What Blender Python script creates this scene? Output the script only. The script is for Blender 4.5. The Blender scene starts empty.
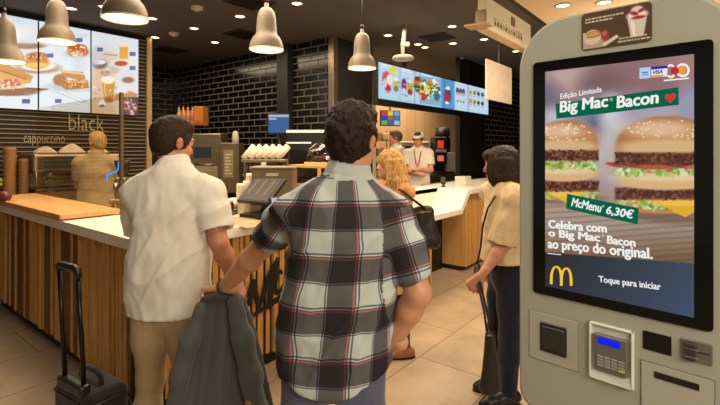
import bpy, bmesh, math, random
import numpy as np
from mathutils import Vector, Matrix, noise as mnoise
random.seed(7)
rng = np.random.default_rng(7)
scene = bpy.context.scene
COL = scene.collection
PI = math.pi
# ---------------------------------------------------------------- camera model of the photograph (metres, eye at 1.6 m)
EYE, FPX, CX, HY = 1.6, 450.0, 360.0, 149.0
YAW = math.radians(38.5)
RX, RY = math.sin(YAW), -math.cos(YAW)      # world direction of "to the right"
FX, FY = math.cos(YAW), math.sin(YAW)       # world direction of "straight ahead"
VIEW_ROT = math.atan2(RY, RX)               # z rotation that turns local x to the right and local y away

def cw(px, d):
    X = (px - CX) * d / FPX
    return (X * RX + d * FX, X * RY + d * FY)
def P3(px, py, d):
    x, y = cw(px, d)
    return Vector((x, y, EYE + (HY - py) * d / FPX))
def ray(px):
    a = (px - CX) / FPX
    return (a * RX + FX, a * RY + FY)
def dep_y(px, y): return y / ray(px)[1]
def dep_x(px, x): return x / ray(px)[0]
def topix(x, y, z):
    X = x * RX + y * RY; D = x * FX + y * FY
    return CX + FPX * X / D, HY - (z - EYE) * FPX / D
def ceil_pt(px, py, z):
    d = (z - EYE) * FPX / (HY - py)
    return cw(px, d)

cam_data = bpy.data.cameras.new('camera'); cam = bpy.data.objects.new('camera', cam_data); COL.objects.link(cam)
cam_data.sensor_width = 36; cam_data.lens = 36 * FPX / 720; cam_data.shift_y = (HY - 202.5) / 720
cam_data.clip_start = 0.02
cam.location = (0, 0, EYE); cam.rotation_euler = (PI / 2, 0, YAW - PI / 2)
scene.camera = cam
scene.view_settings.view_transform = 'Standard'
scene.view_settings.look = 'None'

# ---------------------------------------------------------------- materials
def lin(c):
    out = []
    for v in c[:3]:
        v = v / 255.0
        out.append(v / 12.92 if v <= 0.04045 else ((v + 0.055) / 1.055) ** 2.4)
    return out
_mats = {}
def mat(name, rgb, rough=0.6, metal=0.0, var=0.12, scale=12.0, stretch=None, emis=None, bump=0.0, spec=0.5, coat=0.0):
    if name in _mats: return _mats[name]
    m = bpy.data.materials.new(name); m.use_nodes = True
    nt = m.node_tree; N = nt.nodes; L = nt.links
    b = N['Principled BSDF']
    c = lin(rgb)
    b.inputs['Roughness'].default_value = rough; b.inputs['Metallic'].default_value = metal
    b.inputs['Specular IOR Level'].default_value = spec
    b.inputs['Coat Weight'].default_value = coat
    tc = N.new('ShaderNodeTexCoord'); mp = N.new('ShaderNodeMapping'); nz = N.new('ShaderNodeTexNoise')
    mp.inputs['Scale'].default_value = stretch or (1, 1, 1)
    nz.inputs['Scale'].default_value = scale; nz.inputs['Detail'].default_value = 5
    L.new(tc.outputs['Object'], mp.inputs['Vector']); L.new(mp.outputs['Vector'], nz.inputs['Vector'])
    rp = N.new('ShaderNodeValToRGB')
    rp.color_ramp.elements[0].position = 0.3; rp.color_ramp.elements[1].position = 0.7
    lo = [max(0, v * (1 - var)) for v in c]; hi = [min(1, v * (1 + var)) for v in c]
    rp.color_ramp.elements[0].color = (*lo, 1); rp.color_ramp.elements[1].color = (*hi, 1)
    L.new(nz.outputs['Fac'], rp.inputs['Fac']); L.new(rp.outputs['Color'], b.inputs['Base Color'])
    if bump:
        bp = N.new('ShaderNodeBump'); bp.inputs['Strength'].default_value = bump; bp.inputs['Distance'].default_value = 0.01
        L.new(nz.outputs['Fac'], bp.inputs['Height']); L.new(bp.outputs['Normal'], b.inputs['Normal'])
    if emis:
        b.inputs['Emission Color'].default_value = (*lin(emis[0]), 1); b.inputs['Emission Strength'].default_value = emis[1]
    _mats[name] = m
    return m
def mat_emit(name, rgb, strength):
    if name in _mats: return _mats[name]
    m = bpy.data.materials.new(name); m.use_nodes = True
    nt = m.node_tree; nt.nodes.clear()
    o = nt.nodes.new('ShaderNodeOutputMaterial'); e = nt.nodes.new('ShaderNodeEmission')
    e.inputs['Color'].default_value = (*lin(rgb), 1); e.inputs['Strength'].default_value = strength
    nt.links.new(e.outputs[0], o.inputs[0]); _mats[name] = m
    return m
def mat_attr(name, emit=1.0, rough=0.6, gain=0.0, noisy=0.0, scale=300):
    """colour read from the mesh's own colour attribute; emit>0 makes a lit display"""
    if name in _mats: return _mats[name]
    m = bpy.data.materials.new(name); m.use_nodes = True
    nt = m.node_tree; N = nt.nodes; L = nt.links
    a = N.new('ShaderNodeAttribute'); a.attribute_name = 'Col'
    b = N['Principled BSDF']; b.inputs['Roughness'].default_value = rough
    src = a.outputs['Color']
    if noisy:
        nz = N.new('ShaderNodeTexNoise'); nz.inputs['Scale'].default_value = scale; nz.inputs['Detail'].default_value = 4
        tc = N.new('ShaderNodeTexCoord'); L.new(tc.outputs['Object'], nz.inputs['Vector'])
        mx = N.new('ShaderNodeMix'); mx.data_type = 'RGBA'; mx.blend_type = 'MULTIPLY'; mx.inputs[0].default_value = 1
        mr = N.new('ShaderNodeMapRange'); mr.inputs[1].default_value = .3; mr.inputs[2].default_value = .7
        mr.inputs[3].default_value = 1 - noisy; mr.inputs[4].default_value = 1 + noisy
        L.new(nz.outputs['Fac'], mr.inputs[0]); L.new(src, mx.inputs[6]); L.new(mr.outputs[0], mx.inputs[7]); src = mx.outputs[2]
    if emit > 0:
        b.inputs['Base Color'].default_value = (0.01, 0.01, 0.012, 1); b.inputs['Roughness'].default_value = 0.25
        L.new(src, b.inputs['Emission Color']); b.inputs['Emission Strength'].default_value = emit
    else:
        L.new(src, b.inputs['Base Color'])
    _mats[name] = m
    return m
def mat_glass(name, tint=(235, 240, 235), alpha=0.12, rough=0.02):
    if name in _mats: return _mats[name]
    m = bpy.data.materials.new(name); m.use_nodes = True
    nt = m.node_tree; N = nt.nodes; L = nt.links; N.clear()
    o = N.new('ShaderNodeOutputMaterial'); t = N.new('ShaderNodeBsdfTransparent'); g = N.new('ShaderNodeBsdfGlossy')
    t.inputs['Color'].default_value = (*lin(tint), 1); g.inputs['Roughness'].default_value = rough
    lw = N.new('ShaderNodeLayerWeight'); lw.inputs['Blend'].default_value = .5
    pw = N.new('ShaderNodeMath'); pw.operation = 'POWER'; pw.inputs[1].default_value = 4.0
    ml = N.new('ShaderNodeMath'); ml.operation = 'MULTIPLY'; ml.inputs[1].default_value = .55
    ad = N.new('ShaderNodeMath'); ad.operation = 'ADD'; ad.inputs[1].default_value = alpha; ad.use_clamp = True
    mx = N.new('ShaderNodeMixShader')
    L.new(lw.outputs['Facing'], pw.inputs[0]); L.new(pw.outputs[0], ml.inputs[0]); L.new(ml.outputs[0], ad.inputs[0]); L.new(ad.outputs[0], mx.inputs[0]); L.new(t.outputs[0], mx.inputs[1]); L.new(g.outputs[0], mx.inputs[2])
    L.new(mx.outputs[0], o.inputs[0]); _mats[name] = m
    return m

# ---------------------------------------------------------------- object helpers
def tag(o, label=None, cat=None, group=None, kind=None):
    if label: o['label'] = label
    if cat: o['category'] = cat
    if group: o['group'] = group
    if kind: o['kind'] = kind
    return o
def empty(name, loc=(0, 0, 0), rz=0.0, label=None, cat=None, group=None):
    o = bpy.data.objects.new(name, None); COL.objects.link(o); o.empty_display_size = 0.05
    o.location = loc; o.rotation_euler = (0, 0, rz)
    return tag(o, label, cat, group)
def link_mesh(name, me, m, parent=None, loc=None, rz=None):
    o = bpy.data.objects.new(name, me); COL.objects.link(o)
    if m is not None:
        for mm in (m if isinstance(m, (list, tuple)) else [m]): me.materials.append(mm)
    if parent is not None: o.parent = parent
    if loc is not None: o.location = loc
    if rz is not None: o.rotation_euler = (0, 0, rz)
    return o
def children(o): return [c for c in COL.objects if c.parent == o]
def copy_tree(o, parent=None):
    c = o.copy(); COL.objects.link(c)
    if parent is not None: c.parent = parent
    for ch in children(o):
        copy_tree(ch, c)
    return c

class MB:
    """collects shapes into one bmesh, linked as ONE object"""
    def __init__(s): s.bm = bmesh.new()
    def _xf(s, vs, M):
        if M is not None:
            for v in vs: v.co = M @ v.co
    def box(s, c, size, bev=0.0, M=None, seg=1, mi=0):
        t = bmesh.new(); bmesh.ops.create_cube(t, size=1)
        for v in t.verts: v.co = Vector((v.co.x * size[0], v.co.y * size[1], v.co.z * size[2]))
        if bev: bmesh.ops.bevel(t, geom=list(t.edges), offset=min(bev, min(size) * .49), segments=seg, affect='EDGES', profile=.5)
        for v in t.verts:
            v.co += Vector(c)
            if M is not None: v.co = M @ v.co
        return s.merge(t, mi)
    def b2(s, lo, hi, bev=0.0, M=None, mi=0, seg=1):
        return s.box([(a + b) / 2 for a, b in zip(lo, hi)], [abs(b - a) for a, b in zip(lo, hi)], bev, M, seg, mi)
    def merge(s, t, mi=0):
        mp = {v: s.bm.verts.new(v.co) for v in t.verts}
        for f in t.faces:
            try:
                nf = s.bm.faces.new([mp[v] for v in f.verts]); nf.material_index = mi; nf.smooth = f.smooth
            except ValueError: pass
        t.free(); return s
    def lathe(s, prof, c=(0, 0, 0), seg=32, M=None, mi=0, smooth=True):
        """prof: list of (r, z)"""
        rings = []
        for r, z in prof:
            if r < 1e-6: ring = [s.bm.verts.new(Vector((c[0], c[1], c[2] + z)))]
            else: ring = [s.bm.verts.new(Vector((c[0] + r * math.cos(2 * PI * k / seg), c[1] + r * math.sin(2 * PI * k / seg), c[2] + z))) for k in range(seg)]
            if M is not None:
                for v in ring: v.co = M @ v.co
            rings.append(ring)
        for a, b in zip(rings, rings[1:]):
            for k in range(seg):
                k2 = (k + 1) % seg
                if len(a) == 1 and len(b) == 1: continue
                if len(a) == 1: f = s.bm.faces.new((a[0], b[k2], b[k]))
                elif len(b) == 1: f = s.bm.faces.new((a[k], a[k2], b[0]))
                else: f = s.bm.faces.new((a[k], a[k2], b[k2], b[k]))
                f.smooth = smooth; f.material_index = mi
        return s
    def tube(s, pts, r, seg=10, caps=True, mi=0, M=None, closed=False):
        pts = [Vector(p) for p in pts]; n = len(pts)
        rs = r if isinstance(r, (list, tuple)) else [r] * n
        rings = []; up = None
        for i, p in enumerate(pts):
            if closed: t = (pts[(i + 1) % n] - pts[i - 1])
            else: t = (pts[min(i + 1, n - 1)] - pts[max(i - 1, 0)])
            t.normalize()
            if up is None:
                up = Vector((0, 0, 1)) if abs(t.z) < .9 else Vector((1, 0, 0))
            sd = t.cross(up)
            if sd.length < 1e-5: sd = t.orthogonal()
            sd.normalize(); up = sd.cross(t).normalized()
            ring = []
            for k in range(seg):
                a = 2 * PI * k / seg
                co = p + (sd * math.cos(a) + up * math.sin(a)) * rs[i]
                ring.append(s.bm.verts.new(M @ co if M is not None else co))
            rings.append(ring)
        pairs = list(zip(rings, rings[1:]))
        if closed: pairs.append((rings[-1], rings[0]))
        for a, b in pairs:
            for k in range(seg):
                f = s.bm.faces.new((a[k], a[(k + 1) % seg], b[(k + 1) % seg], b[k])); f.smooth = True; f.material_index = mi
        if caps and not closed:
            s.bm.faces.new(list(reversed(rings[0]))).material_index = mi; s.bm.faces.new(rings[-1]).material_index = mi
        return s
    def prism(s, outline, y0, y1, M=None, mi=0, axis='y'):
        """outline in (x, z), extruded in y (or outline in (x, y), extruded in z)"""
        def co(p, h): return Vector((p[0], h, p[1])) if axis == 'y' else Vector((p[0], p[1], h))
        A = [s.bm.verts.new(co(p, y0)) for p in outline]; B = [s.bm.verts.new(co(p, y1)) for p in outline]
        if M is not None:
            for v in A + B: v.co = M @ v.co
        n = len(outline)
        s.bm.faces.new(A).material_index = mi; s.bm.faces.new(list(reversed(B))).material_index = mi
        for k in range(n):
            s.bm.faces.new((A[k], B[k], B[(k + 1) % n], A[(k + 1) % n])).material_index = mi
        return s
    def quad(s, a, b, c, d, mi=0):
        s.bm.faces.new([s.bm.verts.new(Vector(p)) for p in (a, b, c, d)]).material_index = mi; return s
    def ball(s, c, r, seg=16, M=None, mi=0):
        t = bmesh.new(); bmesh.ops.create_uvsphere(t, u_segments=seg, v_segments=max(6, seg // 2), radius=1)
        r = r if isinstance(r, (list, tuple)) else (r, r, r)
        for v in t.verts:
            v.co = Vector((v.co.x * r[0] + c[0], v.co.y * r[1] + c[1], v.co.z * r[2] + c[2]))
            if M is not None: v.co = M @ v.co
        for f in t.faces: f.smooth = True
        return s.merge(t, mi)
    def build(s, name, m, parent=None, loc=None, rz=None):
        bmesh.ops.recalc_face_normals(s.bm, faces=list(s.bm.faces))
        me = bpy.data.meshes.new(name); s.bm.to_mesh(me); s.bm.free()
        return link_mesh(name, me, m, parent, loc, rz)
def rrect(x0, z0, x1, z1, r, seg=8):
    """rounded rectangle outline; r a number or four radii (bl, br, tr, tl)"""
    rr = r if isinstance(r, (list, tuple)) else (r,) * 4
    out = []
    for (cx, cz, a0), q in zip(((x0 + rr[0], z0 + rr[0], PI), (x1 - rr[1], z0 + rr[1], 1.5 * PI), (x1 - rr[2], z1 - rr[2], 0), (x0 + rr[3], z1 - rr[3], .5 * PI)), rr):
        for k in range(seg + 1):
            a = a0 + .5 * PI * k / seg
            out.append((cx + q * math.cos(a), cz + q * math.sin(a)))
    return out

_curves = []
def text_mesh(name, s, m, parent, M, width=None, height=None, bold=0.0, shear=0.0, extrude=0.0005, align='LEFT'):
    """lettering as a mesh; M places local x = reading direction, y = up"""
    cu = bpy.data.curves.new(name, 'FONT'); cu.body = s; cu.size = 1.0; cu.shear = shear; cu.offset = min(bold, 0); cu.extrude = 0
    cu.resolution_u = 3; cu.align_x = 'LEFT'
    t = bpy.data.objects.new('tmp_text', cu); COL.objects.link(t)
    bpy.context.view_layer.update()
    dg = bpy.context.evaluated_depsgraph_get()
    me = bpy.data.meshes.new_from_object(t.evaluated_get(dg), depsgraph=dg)
    bpy.data.objects.remove(t); bpy.data.curves.remove(cu)
    me.name = name; me.materials.clear()
    if bold > 0:      # heavier weight: the letter shapes repeated a hair apart
        bmx = bmesh.new()
        q = bold * .9
        for dx, dy in ((0, 0), (q, 0), (-q, 0), (q * .5, q * .5), (-q * .5, -q * .5), (q * .5, -q * .5), (-q * .5, q * .5)):
            n0 = len(bmx.verts); bmx.from_mesh(me); bmx.verts.ensure_lookup_table()
            for v in list(bmx.verts)[n0:]: v.co.x += dx; v.co.y += dy
        bmx.to_mesh(me); bmx.free()
    co = np.array([v.co[:] for v in me.vertices])
    lo, hi = co.min(0), co.max(0)
    sx = width / (hi[0] - lo[0]) if width else None
    sy = height / (hi[1] - lo[1]) if height else None
    if sx is None: sx = sy
    if sy is None: sy = sx
    for v in me.vertices:
        x = (v.co.x - lo[0]) * sx; y = (v.co.y - lo[1]) * sy
        if align == 'CENTER': x -= (hi[0] - lo[0]) * sx / 2
        v.co = M @ Vector((x, y, 0))
    return link_mesh(name, me, m, parent)

def grid_image(name, A, ux, uy, nx, ny, fn, m, parent=None):
    """flat picture: grid from corner A along ux, uy, coloured per vertex by fn(world points)->sRGB 0..255 (n,3)"""
    A, ux, uy = np.array(A, float), np.array(ux, float), np.array(uy, float)
    gu, gv = np.meshgrid(np.linspace(0, 1, nx), np.linspace(0, 1, ny))
    pts = A + gu[..., None] * ux + gv[..., None] * uy
    P = pts.reshape(-1, 3)
    idx = np.arange(nx * ny).reshape(ny, nx)
    quads = np.stack([idx[:-1, :-1], idx[:-1, 1:], idx[1:, 1:], idx[1:, :-1]], -1).reshape(-1, 4)
    me = bpy.data.meshes.new(name)
    fill_mesh(me, P, quads)
    rgb = fn(P, gu.reshape(-1), gv.reshape(-1))
    set_col(me, rgb)
    return link_mesh(name, me, m, parent)
def fill_mesh(me, P, quads):
    me.vertices.add(len(P)); me.vertices.foreach_set('co', np.asarray(P, np.float32).ravel())
    me.loops.add(len(quads) * 4); me.loops.foreach_set('vertex_index', np.asarray(quads, np.int32).ravel())
    me.polygons.add(len(quads)); me.polygons.foreach_set('loop_start', np.arange(0, len(quads) * 4, 4, dtype=np.int32))
    me.update(calc_edges=True)
def set_col(me, rgb):
    c = np.clip(np.asarray(rgb, float) / 255, 0, 1)
    c = np.where(c <= .04045, c / 12.92, ((c + .055) / 1.055) ** 2.4)
    a = me.color_attributes.new('Col', 'FLOAT_COLOR', 'POINT')
    a.data.foreach_set('color', np.concatenate([c, np.ones((len(c), 1))], 1).astype(np.float32).ravel())

class Paint:
    """soft-edged 2-D painter over scattered sample points"""
    def __init__(s, x, y, bg): s.x, s.y = x, y; s.c = np.tile(np.array(bg, float), (len(x), 1))
    def mix(s, a, col):
        a = np.clip(a, 0, 1)[:, None]; s.c = s.c * (1 - a) + np.array(col, float) * a; return s
    def ell(s, cx, cy, rx, ry, col, soft=.25, rot=0, op=1):
        dx, dy = s.x - cx, s.y - cy; c, q = math.cos(math.radians(rot)), math.sin(math.radians(rot))
        u, v = (dx * c + dy * q) / rx, (-dx * q + dy * c) / ry
        return s.mix(op * np.clip((1 - np.hypot(u, v)) / soft + .5, 0, 1), col)
    def rect(s, x0, y0, x1, y1, col, soft=.5, op=1):
        d = np.minimum(np.minimum(s.x - x0, x1 - s.x), np.minimum(s.y - y0, y1 - s.y))
        return s.mix(op * np.clip(d / soft + .5, 0, 1), col)
    def poly(s, pts, col, soft=.6, op=1):
        """convex polygon"""
        pts = np.array(pts, float); n = len(pts)
        ar = sum(pts[i][0] * pts[(i + 1) % n][1] - pts[(i + 1) % n][0] * pts[i][1] for i in range(n))
        d = np.full(len(s.x), 1e9)
        for i in range(n):
            a, b = pts[i], pts[(i + 1) % n]; e = b - a; l = np.hypot(*e)
            dd = (e[0] * (s.y - a[1]) - e[1] * (s.x - a[0])) / l * (1 if ar > 0 else -1)
            d = np.minimum(d, dd)
        return s.mix(op * np.clip(d / soft + .5, 0, 1), col)
    def line(s, x0, y0, x1, y1, w, col, op=1, soft=.5):
        dx, dy = x1 - x0, y1 - y0; t = np.clip(((s.x - x0) * dx + (s.y - y0) * dy) / (dx * dx + dy * dy + 1e-9), 0, 1)
        d = np.hypot(s.x - x0 - t * dx, s.y - y0 - t * dy)
        return s.mix(op * np.clip((w / 2 - d) / soft + .5, 0, 1), col)
    def speck(s, cx, cy, rx, ry, n, cols, size, rr, op=1, rot=0):
        for _ in range(n):
            a, r = rr.random() * 2 * PI, math.sqrt(rr.random())
            u, v = r * math.cos(a) * rx, r * math.sin(a) * ry
            c, q = math.cos(math.radians(rot)), math.sin(math.radians(rot))
            s.ell(cx + u * c - v * q, cy + u * q + v * c, size * (.6 + .8 * rr.random()), size * (.5 + .6 * rr.random()), cols[rr.integers(len(cols))], .5, rr.random() * 180, op)
        return s
    def grain(s, amt, rr): s.c = np.clip(s.c + rr.normal(0, amt, (len(s.x), 1)), 0, 255); return s
# ================================================================ SETTING
CZ = 3.25          # dark ceiling height
LZ = 3.0           # pale lobby ceiling height
def tile_mat(name, bw, bh, tile, grout, mortar=.006, rough=.15, swap=False, offs=.5):
    m = bpy.data.materials.new(name); m.use_nodes = True
    nt = m.node_tree; N = nt.nodes; L = nt.links; b = N['Principled BSDF']
    geo = N.new('ShaderNodeNewGeometry'); sp = N.new('ShaderNodeSeparateXYZ'); cb = N.new('ShaderNodeCombineXYZ')
    L.new(geo.outputs['Position'], sp.inputs[0])
    if swap == 'floor':
        L.new(sp.outputs['X'], cb.inputs[0]); L.new(sp.outputs['Y'], cb.inputs[1])
    else:
        ad = N.new('ShaderNodeMath'); ad.operation = 'ADD'
        L.new(sp.outputs['X'], ad.inputs[0]); L.new(sp.outputs['Y'], ad.inputs[1])
        L.new(ad.outputs[0], cb.inputs[0]); L.new(sp.outputs['Z'], cb.inputs[1])
    br = N.new('ShaderNodeTexBrick'); L.new(cb.outputs[0], br.inputs['Vector'])
    br.inputs['Scale'].default_value = 1; br.inputs['Brick Width'].default_value = bw; br.inputs['Row Height'].default_value = bh
    br.inputs['Mortar Size'].default_value = mortar; br.inputs['Mortar Smooth'].default_value = .1; br.offset = offs; br.inputs['Bias'].default_value = 0
    br.inputs['Color1'].default_value = (*lin(tile[0]), 1); br.inputs['Color2'].default_value = (*lin(tile[1]), 1); br.inputs['Mortar'].default_value = (*lin(grout), 1)
    nz = N.new('ShaderNodeTexNoise'); nz.inputs['Scale'].default_value = 3.5; nz.inputs['Detail'].default_value = 6; nz.inputs['Roughness'].default_value = .6
    L.new(geo.outputs['Position'], nz.inputs['Vector'])
    mx = N.new('ShaderNodeMix'); mx.data_type = 'RGBA'; mx.blend_type = 'MULTIPLY'; mx.inputs[0].default_value = 1
    mr = N.new('ShaderNodeMapRange'); mr.inputs[1].default_value = .3; mr.inputs[2].default_value = .7; mr.inputs[3].default_value = .8; mr.inputs[4].default_value = 1.15
    L.new(nz.outputs['Fac'], mr.inputs[0]); L.new(br.outputs['Color'], mx.inputs[6]); L.new(mr.outputs[0], mx.inputs[7])
    L.new(mx.outputs[2], b.inputs['Base Color'])
    rr = N.new('ShaderNodeMapRange'); rr.inputs[3].default_value = rough; rr.inputs[4].default_value = .8; L.new(br.outputs['Fac'], rr.inputs[0]); L.new(rr.outputs[0], b.inputs['Roughness'])
    bp = N.new('ShaderNodeBump'); bp.inputs['Strength'].default_value = .4; bp.inputs['Distance'].default_value = .004; bp.invert = True
    L.new(br.outputs['Fac'], bp.inputs['Height']); L.new(bp.outputs['Normal'], b.inputs['Normal'])
    return m
M_floor = tile_mat('floor_stone_tile', 1.2, .6, ((172, 150, 122), (182, 160, 132)), (120, 102, 80), .004, .42, 'floor')
M_black_tile = tile_mat('black_metro_tile', .30, .105, ((13, 12, 12), (20, 18, 17)), (112, 104, 92), .009, .16)
M_ceil = mat('dark_ceiling_paint', (92, 85, 80), .85, var=.08, scale=2)
M_lobby = mat('pale_lobby_ceiling_paint', (226, 200, 164), .8, var=.05, scale=2)
M_dark = mat('charcoal_wall_paint', (38, 34, 30), .7, var=.15)
M_black = mat('black_laminate', (12, 11, 10), .5)
M_slatgold = mat('thin_wall_slat_wood', (150, 122, 86), .5, var=.2, stretch=(2, 2, 40))
M_steel = mat('brushed_steel', (170, 160, 145), .35, 1.0, var=.15, stretch=(1, 1, 30))
M_white_trim = mat('white_trim_paint', (225, 212, 190), .5)

def struct(mb, name, m): return tag(mb.build(name, m), kind='structure')
struct(MB().b2((-6, -8, -.1), (16, 12, 0)), 'floor', M_floor)
struct(MB().b2((-6, 1.55, CZ), (16, 12, CZ + .1)), 'ceiling', M_ceil)
struct(MB().b2((-6, -8, LZ), (16, 1.50, LZ + .1)), 'ceiling_1', M_lobby)
struct(MB().b2((-6, 1.50, LZ - .0), (16, 1.55, CZ + .1)), 'trim_1', M_dark)
# menu wall with fine horizontal slats
struct(MB().b2((-2, 6.6, 0), (3.26, 6.75, CZ)), 'wall_left', mat('dark_brown_wall', (30, 24, 19), .6))
mb = MB()
z = .05
while z < CZ - .03:
    mb.b2((-2, 6.575, z), (3.22, 6.60, z + .012)); z += .054
struct(mb, 'trim_2', M_slatgold)
struct(MB().b2((3.22, 6.55, 0), (3.295, 6.75, CZ), .004), 'trim_3', mat('pale_corner_post', (178, 150, 112), .5))
struct(MB().b2((3.24, 6.75, 0), (3.29, 9.0, CZ)), 'wall_side', M_dark)
# black metro-tiled alcove
struct(MB().b2((3.2, 8.9, 0), (5.0, 9.0, CZ)), 'wall_rear', M_black_tile)
struct(MB().b2((4.9, 4.44, 0), (5.0, 8.9, CZ)), 'wall_back', M_black_tile)
struct(MB().b2((4.78, 5.25, 0), (4.9, 5.50, CZ), .004), 'trim_4', mat('dark_bronze_column', (34, 29, 24), .5))
struct(MB().b2((4.86, 4.36, 0), (4.96, 4.46, CZ), .004), 'trim_5', mat('bronze_edge_strip', (150, 132, 108), .3, .8))
struct(MB().b2((4.96, 4.40, 0), (5.86, 4.95, CZ)), 'wall_kitchen_pier', M_dark)
struct(MB().b2((5.86, 4.38, 0), (5.93, 4.95, 2.72), .004), 'trim_6', M_white_trim)
# kitchen behind: wood panelled wall with plank joints
def plank_mat():
    m = bpy.data.materials.new('kitchen_wood_panel'); m.use_nodes = True
    nt = m.node_tree; N = nt.nodes; L = nt.links; b = N['Principled BSDF']
    tc = N.new('ShaderNodeTexCoord'); wv = N.new('ShaderNodeTexBrick'); sp = N.new('ShaderNodeSeparateXYZ'); cb = N.new('ShaderNodeCombineXYZ')
    L.new(tc.outputs['Object'], sp.inputs[0]); L.new(sp.outputs['Z'], cb.inputs[0]); L.new(sp.outputs['X'], cb.inputs[1]); L.new(cb.outputs[0], wv.inputs['Vector'])
    wv.inputs['Scale'].default_value = 1; wv.inputs['Brick Width'].default_value = 30; wv.inputs['Row Height'].default_value = .42; wv.inputs['Mortar Size'].default_value = .006
    wv.inputs['Color1'].default_value = (*lin((206, 162, 108)), 1); wv.inputs['Color2'].default_value = (*lin((216, 174, 120)), 1); wv.inputs['Mortar'].default_value = (*lin((150, 110, 66)), 1)
    L.new(wv.outputs['Color'], b.inputs['Base Color']); b.inputs['Roughness'].default_value = .5
    return m
struct(MB().b2((5.0, 5.9, 0), (14, 6.0, CZ)), 'wall_kitchen', plank_mat())
struct(MB().b2((7.42, 3.62, 0), (8.55, 3.70, CZ)), 'wall_black_pier', M_black)
struct(MB().b2((8.55, 3.7, 0), (16, 3.8, CZ)), 'wall_right', M_black_tile)
struct(MB().b2((15.9, -8, 0), (16, 3.7, CZ)), 'wall_far', M_dark)

# ---------------------------------------------------------------- lamps set into the ceilings
M_glow = mat_emit('downlight_glow', (255, 225, 180), 9.0)
M_bezel = mat('downlight_ring', (190, 175, 155), .5)
def downlight(px, py, zc, label, r=.055):
    x, y = ceil_pt(px, py, zc)
    e = empty('ceiling_downlight', (x, y, zc), 0, label, 'ceiling light', 'round recessed ceiling downlights')
    MB().lathe([(r, 0), (r + .018, 0), (r + .018, -.008), (r, -.012), (r, 0)], seg=24).build('ring', M_bezel, e)
    MB().lathe([(0, -.004), (r, -.004)], seg=24).build('lens', M_glow, e)
    return e
DARK_LIGHTS = [(71, 8), (104, 6), (152, 18), (155, 37), (194, 28), (240, 16), (215, 42), (297, 3), (388, 35), (452, 26), (418, 44), (425, 47), (453, 43), (460, 58), (484, 39), (516, 51)]
for p in DARK_LIGHTS: downlight(p[0], p[1], CZ, 'small round recessed downlight glowing in the dark ceiling above the counters')
for p in [(563, 5), (604, 2), (640, -30), (330, -260)]: downlight(p[0], p[1], LZ, 'round recessed downlight in the pale ceiling above the tall white kiosk', .06)
def vent(px, py, w=.42):
    x, y = ceil_pt(px, py, CZ)
    e = empty('ceiling_vent', (x, y, CZ), 0, 'dark square air vent set in the dark ceiling above the counters', 'air vent', 'square ceiling air vents')
    MB().b2((-w / 2, -w / 2, -.012), (w / 2, w / 2, 0)).build('frame', mat('vent_frame', (48, 42, 37), .6), e)
    mb = MB()
    for k in range(6): mb.b2((-w * .42, -w * .4 + k * w * .15, -.022), (w * .42, -w * .4 + k * w * .15 + .03, -.011))
    mb.build('grille', mat('vent_grille', (22, 19, 17), .6), e)
for p in [(243, 34), (171, 50), (437, 37), (250, 2)]: vent(*p)
for px, py in [(197, 7), (174, 33)]:
    x, y = ceil_pt(px, py, CZ)
    e = empty('smoke_detector', (x, y, CZ), 0, 'pale domed smoke detector fixed to the dark ceiling before the black tiled alcove', 'smoke detector', 'ceiling smoke detectors')
    MB().lathe([(0, -.05), (.03, -.048), (.045, -.03), (.065, -.028), (.07, 0)], seg=20).build('housing', mat('detector_plastic', (205, 190, 165), .5), e)

# ---------------------------------------------------------------- lighting
def area(name, loc, size, power, col, rot=(0, 0, 0), shape='RECTANGLE', spread=PI):
    l = bpy.data.lights.new(name, 'AREA'); l.shape = shape; l.size = size[0]; l.size_y = size[1]; l.energy = power; l.color = col; l.spread = spread; l.specular_factor = .25
    o = bpy.data.objects.new(name, l); COL.objects.link(o); o.location = loc; o.rotation_euler = rot; return o
def spot(name, loc, power, col, angle=90, blend=.6, radius=.06, rot=(0, 0, 0)):
    l = bpy.data.lights.new(name, 'SPOT'); l.energy = power; l.color = col; l.spot_size = math.radians(angle); l.spot_blend = blend; l.shadow_soft_size = radius
    o = bpy.data.objects.new(name, l); COL.objects.link(o); o.location = loc; o.rotation_euler = rot; return o
WARM = (1.0, .80, .56); NEUT = (1.0, .90, .76)
world = bpy.data.worlds.new('world'); scene.world = world; world.use_nodes = True
world.node_tree.nodes['Background'].inputs[0].default_value = (.62, .56, .46, 1); world.node_tree.nodes['Background'].inputs[1].default_value = .28
# ================================================================ SERVICE COUNTERS
M_slat = mat('oak_slat', (198, 146, 78), .45, var=.22, scale=6, stretch=(8, 8, .6))
M_slat_b = mat('walnut_slat', (104, 66, 30), .5, var=.2, scale=6, stretch=(8, 8, .6))
M_slat_d = mat('slat_backing', (34, 20, 9), .7, var=.2)
M_top = mat('white_solid_worktop', (240, 232, 216), .32, var=.02, scale=3)
M_toe = mat('black_plinth', (14, 12, 11), .5)
M_oak = mat('oak_board', (208, 156, 92), .4, var=.14, scale=4, stretch=(10, .8, 10))
M_oak_light = mat('light_oak_panel', (205, 158, 96), .5, var=.1, scale=3, stretch=(8, 8, .5))
CT = 1.08
def slat_run(axis, fixed, a, b, z0, z1, sign, seed):
    """front of upright slats of uneven width along x (axis 0) or y (axis 1)"""
    r = random.Random(seed); mb = MB(); t = a
    while t < b - .01:
        w = r.choice((.022, .03, .036, .042, .05)); dpt = r.choice((.012, .020, .030)); w = min(w, b - t)
        lo, hi = (t, fixed), (t + w, fixed + sign * dpt)
        mi = 1 if r.random() < (.08 if axis == 0 else .36) else 0
        if axis == 0: mb.b2((lo[0], min(lo[1], hi[1]), z0), (hi[0], max(lo[1], hi[1]), z1), .002, None, mi)
        else: mb.b2((min(lo[1], hi[1]), lo[0], z0), (max(lo[1], hi[1]), hi[0], z1), .002, None, mi)
        t += w + r.choice((.014, .02, .026))
    return mb
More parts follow.
